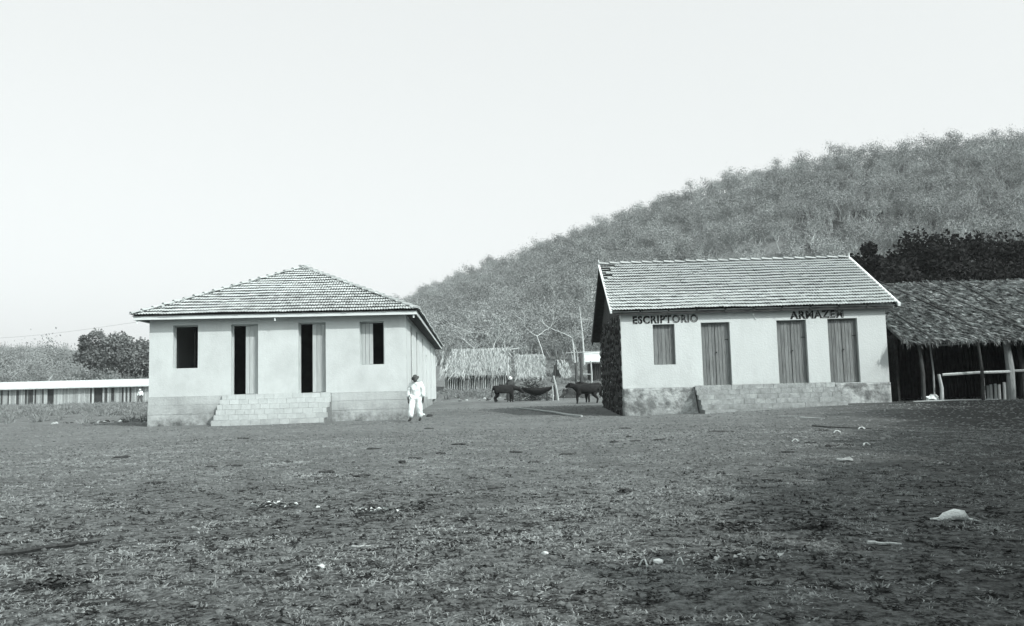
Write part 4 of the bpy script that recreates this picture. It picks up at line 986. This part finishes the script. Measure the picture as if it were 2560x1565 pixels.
def pat_mesh(i):
    rnd = random.Random(i*13+1); m = MB(); me = lump('tmp', DUNG, (.10, .055, .012), 1, .7, i); m.add([tuple(v.co) for v in me.vertices], [tuple(p.vertices) for p in me.polygons])
    for _ in range(9):
        k = len(m.v); me = lump('tmp', DUNG, (rnd.uniform(.02, .06), rnd.uniform(.02, .05), rnd.uniform(.008, .022)), 1, .8, rnd.randint(0, 99))
        dx, dy = rnd.uniform(-.08, .08), rnd.uniform(-.04, .04)
        m.add([(v.co.x+dx, v.co.y+dy, v.co.z) for v in me.vertices], [tuple(p.vertices) for p in me.polygons]); bpy.data.meshes.remove(me)
    return m.mesh('pat', DUNG)
pm = [pat_mesh(i) for i in range(6)]
for x, y, lab, k in pats:
    o = link(bpy.data.objects.new('dung_pat', random.choice(pm))); setdown(o, x, y, .008, random.uniform(-.4, .4)); o.scale = (k*1.1, k*.9, 1.2); tag(o, lab, 'dung')
def stick(x0, y0, x1, y1, r_, mt, lab, name='stick', sag=.03):
    m = MB(); n = 6; pts = []
    for i in range(n+1):
        t = i/n; x = x0+(x1-x0)*t+random.uniform(-.5, .5)*sag; y = y0+(y1-y0)*t+random.uniform(-.5, .5)*sag
        pts.append((x, y, float(gh(np.array([x]), np.array([y]))[0])+r_*.7+.004))
    m.tube(pts, [r_*(1-.5*i/n) for i in range(n+1)], 5); tag(m.build(name, mt), lab, 'stick')
stick(-.30, 8.6, -.12, 8.62, .016, STICKD, 'short dark stick in the middle of the yard')
stick(-3.6, 5.3, -2.86, 5.91, .022, STICKD, 'dark branch lying at the far left foreground', 'branch')
stick(6.66, 19.08, 7.3, 17.5, .02, STICKD, 'long dark stick lying on the ground before the right store door')
stick(7.62, 22.68, 8.0, 22.0, .02, STICK, 'pale stick lying nearer of the two before the store steps')
stick(7.35, 23.57, 7.84, 23.02, .02, STICK, 'pale stick lying farther of the two before the store steps')
stick(-1.06, 5.57, -.96, 5.6, .009, STICK, 'short pale twig in the left foreground')
stick(2.10, 5.19, 2.28, 5.15, .011, STICK, 'pale crooked twig at lower right')
m = MB(); P_ = [(0.0, 39.0), (.68, 36.24), (1.1, 34.6), (1.54, 32.94), (1.9, 30.8), (2.27, 28.72)]
m.tube([(x, y, T(x, y)+.05) for x, y in P_], [.03, .035, .04, .045, .045, .04], 6); tag(m.build('long_pole', STICK), 'long pale bent pole lying along the edge of the store shadow', 'pole')
bones = [(7.04,17.34,.22,'pale bent bone beside the long dark stick'),(6.07,16.1,.2,'pale bone before the dark pat by the stick'),(4.61,14.08,.15,'small pale chip left of the round dung pat'),(5.27,12.84,.2,'pale bone sliver right of the pair of pats'),(.87,4.67,.07,'pale sliver beside the white stone in the foreground'),(.67,4.64,.08,'flat pale chip left of the white foreground stone')]
for x, y, k, lab in bones:
    m = MB(); m.tube([(-.3*k, 0, .02), (-.1*k, .1*k, .05), (.1*k, .02*k, .06), (.32*k, -.06*k, .02)], [.07*k, .045*k, .04*k, .08*k], 6); o = m.build('bone', BONE, None, True); setdown(o, x, y, .0, random.uniform(-.6, .6)); tag(o, lab, 'bone')
m = MB(); m.tube([(math.cos(a)*.11, math.sin(a)*.09, .03+.012*math.sin(3*a)) for a in np.linspace(0, 6.0, 14)], [.03+.01*math.sin(i) for i in range(14)], 6); o = m.build('jaw_bone', STICK, None, True); setdown(o, 4.09, 10.65); o.scale = (.75, .75, .6); tag(o, 'pale ring-shaped jaw bone right of centre', 'bone')
# big blurred bone in lower right corner
m = MB(); m.tube([(-.16, 0, .05), (-.08, .02, .09), (.0, 0, .12), (.06, 0, .11), (.10, 0, .07)], [.02, .05, .065, .06, .03], 10); m.tube([(.08, 0, .08), (.18, -.02, .05), (.25, -.05, .015)], [.016, .014, .010], 6); m.tube([(-.22, .03, .06), (-.12, .01, .07)], [.012, .02], 6)
o = m.build('skull_bone', BONE, None, True); setdown(o, 3.04, 5.98, -.03, R(-8)); o.scale = (.72, .72, .6); tag(o, 'large white bone with a projecting point in the lower right corner', 'bone')
stones = [(-1.55,11.67,.05,DUNG,'round black stone in the middle distance left of centre'),(-1.12,4.92,.022,STONEM,'white stone in the left foreground'),(-1.75,7.55,.018,STONEM,'small white stone right of the leaf heap'),(.78,4.81,.03,STONEM,'round white stone at the bottom centre right'),(.16,5.13,.018,STONEM,'small pale stone at the bottom centre'),(-3.67,34.0,.10,STONEM,'white stone by the corner of the white house'),(-3.3,33.0,.12,DUNG,'dark stone near the walking man at the house corner')]
for x, y, k, mt, lab in stones:
    o = link(bpy.data.objects.new('stone', lump('st', mt, (k, k*.8, k*.6), 2, .4, int(x*10)))); setdown(o, x, y, k*.3); tag(o, lab, 'stone')
def leaf_heap(x, y, w, d, n, mt, lab):
    m = MB()
    for _ in range(n):
        px = random.gauss(0, w*.4); py = random.gauss(0, d*.4); a = random.uniform(0, 6.28)
        L = random.uniform(.03, .07); c = Vector((px, py, random.uniform(.008, .045))); dx = Vector((math.cos(a), math.sin(a), random.uniform(-.3, .5)))*L*.5; dy = Vector((-math.sin(a), math.cos(a), random.uniform(-.4, .4)))*L*.28
        m.add([c-dx, c-dy+Vector((0, 0, .01)), c+dx, c+dy+Vector((0, 0, .01))], [(0, 1, 2, 3)], random.choice((0, 0, 1)))
    o = m.build('leaf_heap', mt); setdown(o, x, y); tag(o, lab, 'leaves')
leaf_heap(-2.13, 7.64, .36, .14, 110, [THATCHD, STONEM], 'heap of curled dry leaves left of centre in the foreground')
leaf_heap(-1.19, 7.13, .2, .1, 50, [THATCHD, STONEM], 'pale and dark leaf cluster below the walking man')
leaf_heap(-.82, 7.39, .18, .1, 36, [DUNG, THATCHD], 'dark leaf scrap right of the pale leaf cluster')
leaf_heap(1.49, 5.82, .2, .12, 50, [DUNG, DUNG], 'dark leaf clump in the right foreground')
leaf_heap(1.96, 5.68, .16, .12, 50, [DUNG, DUNG], 'darker rounded leaf clump farther right in the foreground')
leaf_heap(1.0, 7.94, .1, .08, 26, [DUNG, DUNG], 'tiny dark leaf clump in the centre foreground')
leaf_heap(1.25, 4.75, .22, .12, 44, [THATCHD, STICK], 'pale broken leaves at the bottom right of centre')
leaf_heap(-2.45, 4.55, .26, .16, 70, [DUNG, DUNG], 'dark leaf litter in the bottom left corner')

# ================================================================== haze
m = MB(); m.box(-470, -470, -16, 470, 470, 84)
hz = fixn(m.build('haze', []) if False else m.build('haze', DARKWOOD)); hz.data.materials.clear()
hm = bpy.data.materials.new('haze'); hm.use_nodes = True; hm.node_tree.nodes.clear()
ho = hm.node_tree.nodes.new('ShaderNodeOutputMaterial'); pv = hm.node_tree.nodes.new('ShaderNodeVolumePrincipled')
pv.inputs['Color'].default_value = (.95, 1, 1, 1); pv.inputs['Density'].default_value = .0003; pv.inputs['Anisotropy'].default_value = .2
hm.node_tree.links.new(pv.outputs[0], ho.inputs['Volume']); hz.data.materials.append(hm); hz['kind'] = 'stuff'
